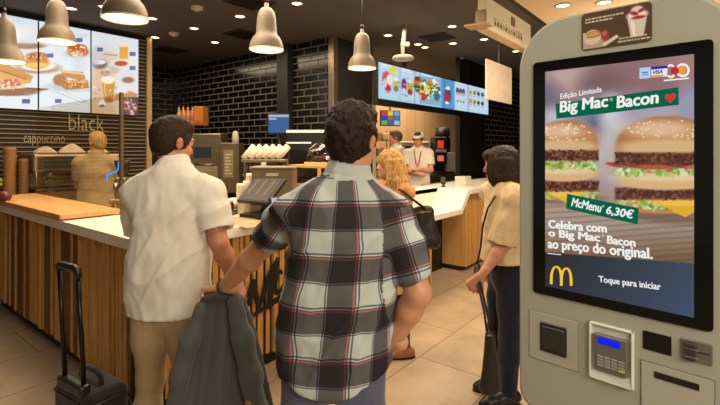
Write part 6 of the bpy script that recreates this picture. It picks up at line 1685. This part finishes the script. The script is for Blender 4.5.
# black shoulder bag
bx, by = cw(421, 3.33)
bag = empty('shoulder_bag', (bx, by, .86), VIEW_ROT, 'black leather shoulder bag hanging beside the white counter', 'handbag')
M_lea = mat('black_leather', (34, 30, 28), .45, var=.2, bump=.2, scale=60)
f = Field((-.2, -.15, -.05), (.2, .15, .45), .006)
f.cone((-.085, 0, .07), (.075, 0, .055), .062, .058, .02, 1, .9); f.cone((-.085, 0, .25), (.05, 0, .28), .045, .04, .05, 1, .6)
f.cone((-.09, 0, .08), (-.09, 0, .24), .060, .045, .03, 1, .8); f.cone((.075, 0, .07), (.055, 0, .27), .058, .040, .03, 1, .8); f.cone((-.01, 0, .08), (-.01, 0, .25), .07, .055, .03, 1, .8)
V, Q = f.mesh(); V = relax(V, Q, 2); V = V + normals(V, Q) * (.008 * vnoise(V, (16, 10, 8), 3))[:, None]
organic('bag_body', (V, Q), M_lea, bag)
MB().tube([(-.10, .03, .26), (-.13, .01, .36), (-.16, -.0, .44), (-.13, -.05, .43), (-.05, -.04, .36), (.03, -.03, .30)], .010, 8).build('strap', M_lea, bag)
MB().tube([(-.11, -.045, .26), (-.02, -.05, .275), (.07, -.04, .28)], .004, 6).build('zip', mat('bag_zip', (120, 104, 78), .3, .8), bag)

# ---------------------------------------------------------------- dark-haired woman next to the kiosk
B = (504, 2.86)
def q(px, py, d=2.86): return lp(px, py, d, B)
J = dict(head=q(501, 165, 2.86), neck=(.01, .01, 1.375), shL=(-.02, .15, 1.30), shR=(.01, -.15, 1.295), elL=(.03, .20, 1.05), wrL=(-.02, .21, .82), elR=q(503, 245, 2.70), wrR=q(481, 276, 2.66),
         chest=(.01, 0, 1.17), waist=(.01, 0, 1.0), hip=(.015, 0, .86), hipL=(.01, .075, .82), hipR=(.02, -.075, .82), knL=(-.01, .085, .44), knR=(.01, -.075, .44), anL=(.02, .09, .085), anR=(.005, -.07, .085), footL=(-1, .15, 0), footR=(-1, -.12, 0))
wo = Person(B, J, 'woman with a dark bob in a cream blouse, in profile beside the kiosk', h=.007, skin=(204, 146, 112), head_rot=(-PI / 2 - .34, .08, 0), hs=.97, yaw=PI / 2, flat=.70)
wo.body(W=dict(chest=.140, waist=.130, hip=.150, sh=.05, ua=.040, el=.036, wr=.025, th=.085, kn=.058, an=.042), neck_r=.046, hands=dict(R=dict(dir=(-.6, .1, -.75), palm=(.2, .9, .1), curl=(.9, .95, 1.0, 1.05)), L=dict(dir=(-.2, 0, -1), palm=(0, -1, 0), curl=(.5, .5, .5, .5))))
wo.top('cream_blouse', fabric('cream_linen', (222, 196, 152), .07), g=.018, sleeve=.98, hem=.90, hemf=lambda X, Y: .10 * np.clip(X + .05, -.2, .3), collar=False, neck_cut=.07, fold=(.010, (14, 14, 4)), loose=.022, sleeve_g=.030, h=.007)
wo.bottom('dark_jeans', fabric('midnight_denim', (30, 31, 48), .3, scale=90), top=.95, g=.006)
wo.shoes(mat('black_boot_leather', (22, 20, 19), .4), M_sole, 'ankle_boot', tall=.05, heel=.02, L=.25)
def bob(f, H):
    q_ = H.s; E = lambda c, r, k=.02, cut=False: f.ell(H.w(*c), [v * q_ for v in r], k, H.M, cut)
    E((0, .014, .040), (.090, .108, .090)); E((0, .045, -.05), (.092, .078, .095), .03)
    for x in (-1, 1): E((x * .070, -.030, -.04), (.026, .062, .105), .02)
    E((0, -.075, .070), (.062, .034, .034), .02)
    E((0, -.150, -.05), (.054, .066, .125), .01, True)
    r = random.Random(8)
    for i in range(34):
        a = -2.1 + 4.2 * i / 33; p0 = A3(H.w(.084 * math.sin(a), .018 + .080 * math.cos(a), .03)); p1 = A3(H.w(.098 * math.sin(a), .026 + .085 * math.cos(a), -.07)); p2 = A3(H.w(.088 * math.sin(a), .030 + .075 * math.cos(a), -.135 - r.uniform(0, .025)))
        f.chain([p0, p1, p2], [.020, .020, .009], .008)
hair_mesh(wo, 'hair', hair_mat('dark_bob_hair', (14, 9, 7), (74, 54, 40), (70, 70, 6)), bob, h=.005, amp=.004, fr=(60, 60, 8), lo=-.2, hi=.2)
# her black bag on long straps
bx, by = cw(489.5, 2.62)
bag = empty('tote_bag', (bx, by, .15), VIEW_ROT, 'long black bag hanging on straps from the dark-haired woman\'s hand', 'handbag')
f = Field((-.14, -.12, -.03), (.14, .12, .55), .006)
f.cone((-.012, 0, .06), (.012, 0, .06), .040, .044, .02, 1, .8); f.cone((-.016, 0, .07), (-.004, 0, .36), .042, .026, .02, 1, .8); f.cone((.022, 0, .07), (.010, 0, .37), .040, .024, .02, 1, .8)
V, Q = f.mesh(); V = relax(V, Q, 1); V = V + normals(V, Q) * (.006 * vnoise(V, (22, 20, 6), 3))[:, None]
organic('bag_body', (V, Q), M_lea, bag)
wr = wo.J['wrR']; gx = (481 - 489.5) * 2.62 / 450 - .012; gz = EYE + (HY - 284) * 2.64 / 450 - .15
MB().tube([(-.012, 0, .36), (-.03, .0, .50), (gx, .02, gz), (gx + .012, .02, gz + .014), (-.015, .02, .52), (.012, 0, .37)], .007, 8).build('strap', M_lea, bag)
MB().tube([(-.022, -.02, .37), (.0, -.03, .375), (.02, -.02, .37)], .006, 6).build('trim', mat('bag_metal', (120, 110, 96), .3, .9), bag)
# shoulder strap with a small dark bag in front of her
bx, by = cw(478, 2.74)
sb_ = empty('crossbody_bag', (bx, by, .80), VIEW_ROT, 'small black crossbody bag on a thin strap in front of the cream blouse', 'handbag')
f = Field((-.1, -.1, -.05), (.1, .1, .2), .006); f.cone((-.0, .0, .03), (.005, .03, .07), .030, .026, .02, .8, 1.3)
V, Q = f.mesh(); organic('bag_body', (V, Q), M_lea, sb_)
MB().tube([(.0, .02, .09), (.025, .03, .2), (.035, .02, .33), (.06, .0, .44), (.10, -.02, .515)], .006, 6).build('strap', M_lea, sb_)

# ---------------------------------------------------------------- staff behind the counters
def staff(base, lab, head_rot, face_yaw, hairf, hairm, shirt_m, trousers, cap=None, lanyard=None, zh=1.66, arms='folded', skin=(212, 152, 116)):
    c, s_ = math.cos(face_yaw), math.sin(face_yaw)
    def R(x, y, z): return (x * c - y * s_, x * s_ + y * c, z)        # local -y is where the chest points
    dz = zh - 1.62
    J = dict(head=R(0, -.02, zh), neck=R(0, .0, 1.495 + dz), shL=R(.175, .0, 1.405 + dz), shR=R(-.175, 0, 1.405 + dz), chest=R(0, 0, 1.28 + dz), waist=R(0, 0, 1.08 + dz), hip=R(0, 0, .92 + dz),
             hipL=R(.085, 0, .88 + dz), hipR=R(-.085, 0, .88 + dz), knL=R(.09, -.01, .48), knR=R(-.09, -.01, .48), anL=R(.09, .02, .075), anR=R(-.09, .02, .075), footL=R(.15, -1, 0), footR=R(-.15, -1, 0))
    if arms == 'folded': J.update(elL=R(.21, -.06, 1.14 + dz), wrL=R(.0, -.24, 1.16 + dz), elR=R(-.21, -.06, 1.14 + dz), wrR=R(-.02, -.23, 1.10 + dz))
    else: J.update(elL=R(.21, -.08, 1.14 + dz), wrL=R(.12, -.30, 1.12 + dz), elR=R(-.21, -.08, 1.14 + dz), wrR=R(-.12, -.30, 1.12 + dz))
    p = Person(base, J, lab, h=.010, skin=skin, head_rot=head_rot, yaw=face_yaw)
    inw = dict(L=dict(dir=R(-.9, -.3, 0), palm=R(0, .3, -1)), R=dict(dir=R(.9, -.3, 0), palm=R(0, .3, -1)))
    p.body(W=dict(chest=.162, waist=.150), hands=inw)
    p.top('work_shirt', shirt_m, g=.016, sleeve=.7, hem=.86 + dz, h=.009, fold=(.005, (12, 12, 5)), collar_h=.03)
    p.bottom('work_trousers', trousers, top=.98 + dz, h=.011)
    p.shoes(M_blk, M_sole)
    hair_mesh(p, 'hair', hairm, hairf, amp=.003, fr=(60, 60, 50), h=.006)
    if cap:
        f = Field(A3(p.head.c) - .2, A3(p.head.c) + .2, .006); H = p.head
        f.ell(H.w(0, .012, .075), (.092, .108, .062), .01, H.M); f.ell(H.w(0, .012, -.005), (.2, .2, .05), .01, H.M, cut=True); f.ell(H.w(0, -.11, .060), (.065, .055, .010), .02, H.M)
        organic('cap', f.mesh(), cap, p.obj)
    if lanyard:
        H = J['neck']; pts = [A3(R(.06, -.03, 1.50 + dz)), A3(R(.05, -.115, 1.40 + dz)), A3(R(.02, -.145, 1.25 + dz)), A3(R(0, -.15, 1.20 + dz)), A3(R(-.02, -.145, 1.25 + dz)), A3(R(-.05, -.115, 1.40 + dz)), A3(R(-.06, -.03, 1.50 + dz))]
        MB().tube(pts, .008, 6).build('lanyard', lanyard, p.obj)
    return p
M_ws = fabric('white_work_shirt', (236, 226, 208), .04); M_wt = fabric('dark_brown_work_cloth', (70, 44, 30), .12)
staff((418, 7.2), 'kitchen worker in a white cap and white shirt facing the counter', (-.25, .25, 0), -.2, lambda f, H: short_hair(f, H, .006), hair_mat('staff_brown_hair', (40, 28, 20), (96, 70, 48)), M_ws, M_wt, cap=fabric('white_cap', (236, 222, 196), .04), lanyard=mat('red_ribbon', (170, 40, 36), .6), zh=1.745)
staff((397, 7.9), 'bare-headed kitchen worker in a white shirt, turned side-on', (-PI / 2 - .2, .1, 0), -PI / 2 + .3, lambda f, H: short_hair(f, H, .007), hair_mat('staff_grey_hair', (50, 42, 34), (120, 100, 80)), M_ws, M_wt, zh=1.79, arms='work')
staff((97, 5.02), 'barista with fair hair working behind the glass screen', (PI + 1.0, .15, 0), PI + .25, lambda f, H: short_hair(f, H, .010), hair_mat('staff_fair_hair', (120, 92, 56), (222, 186, 126)), fabric('beige_work_shirt', (166, 146, 110), .06), M_wt, zh=1.66, arms='work', skin=(220, 160, 122))
area('lobby_fill', (.2, -1.9, 2.35), (2.4, 1.2), 112, NEUT, (math.radians(36), 0, YAW - PI / 2))  # fill lamp added behind the camera, brightens the kiosk front and people
area('queue_fill', (.9, 1.1, LZ - .02), (1.0, .5), 18, NEUT)  # unseen area lamp added to brighten the man in the polo
area('floor_light', (4.2, 1.0, LZ - .02), (3.0, .8), 95, WARM)
area('counter_light', (3.2, 3.1, CZ - .05), (3.6, .8), 100, WARM)
area('left_counter_light', (1.6, 4.6, CZ - .05), (.8, 2.6), 50, WARM)
area('kitchen_light', (8.0, 4.9, CZ - .05), (4.0, 1.2), 115, (1, .84, .64))
area('alcove_light', (3.9, 6.2, CZ - .05), (.6, 3.0), 32, WARM)
area('ceiling_fill', (5.6, .6, 2.2), (1.2, .6), 16, WARM, (PI, 0, 0))  # upward fill lamp added to brighten the pale ceiling, no real fitting
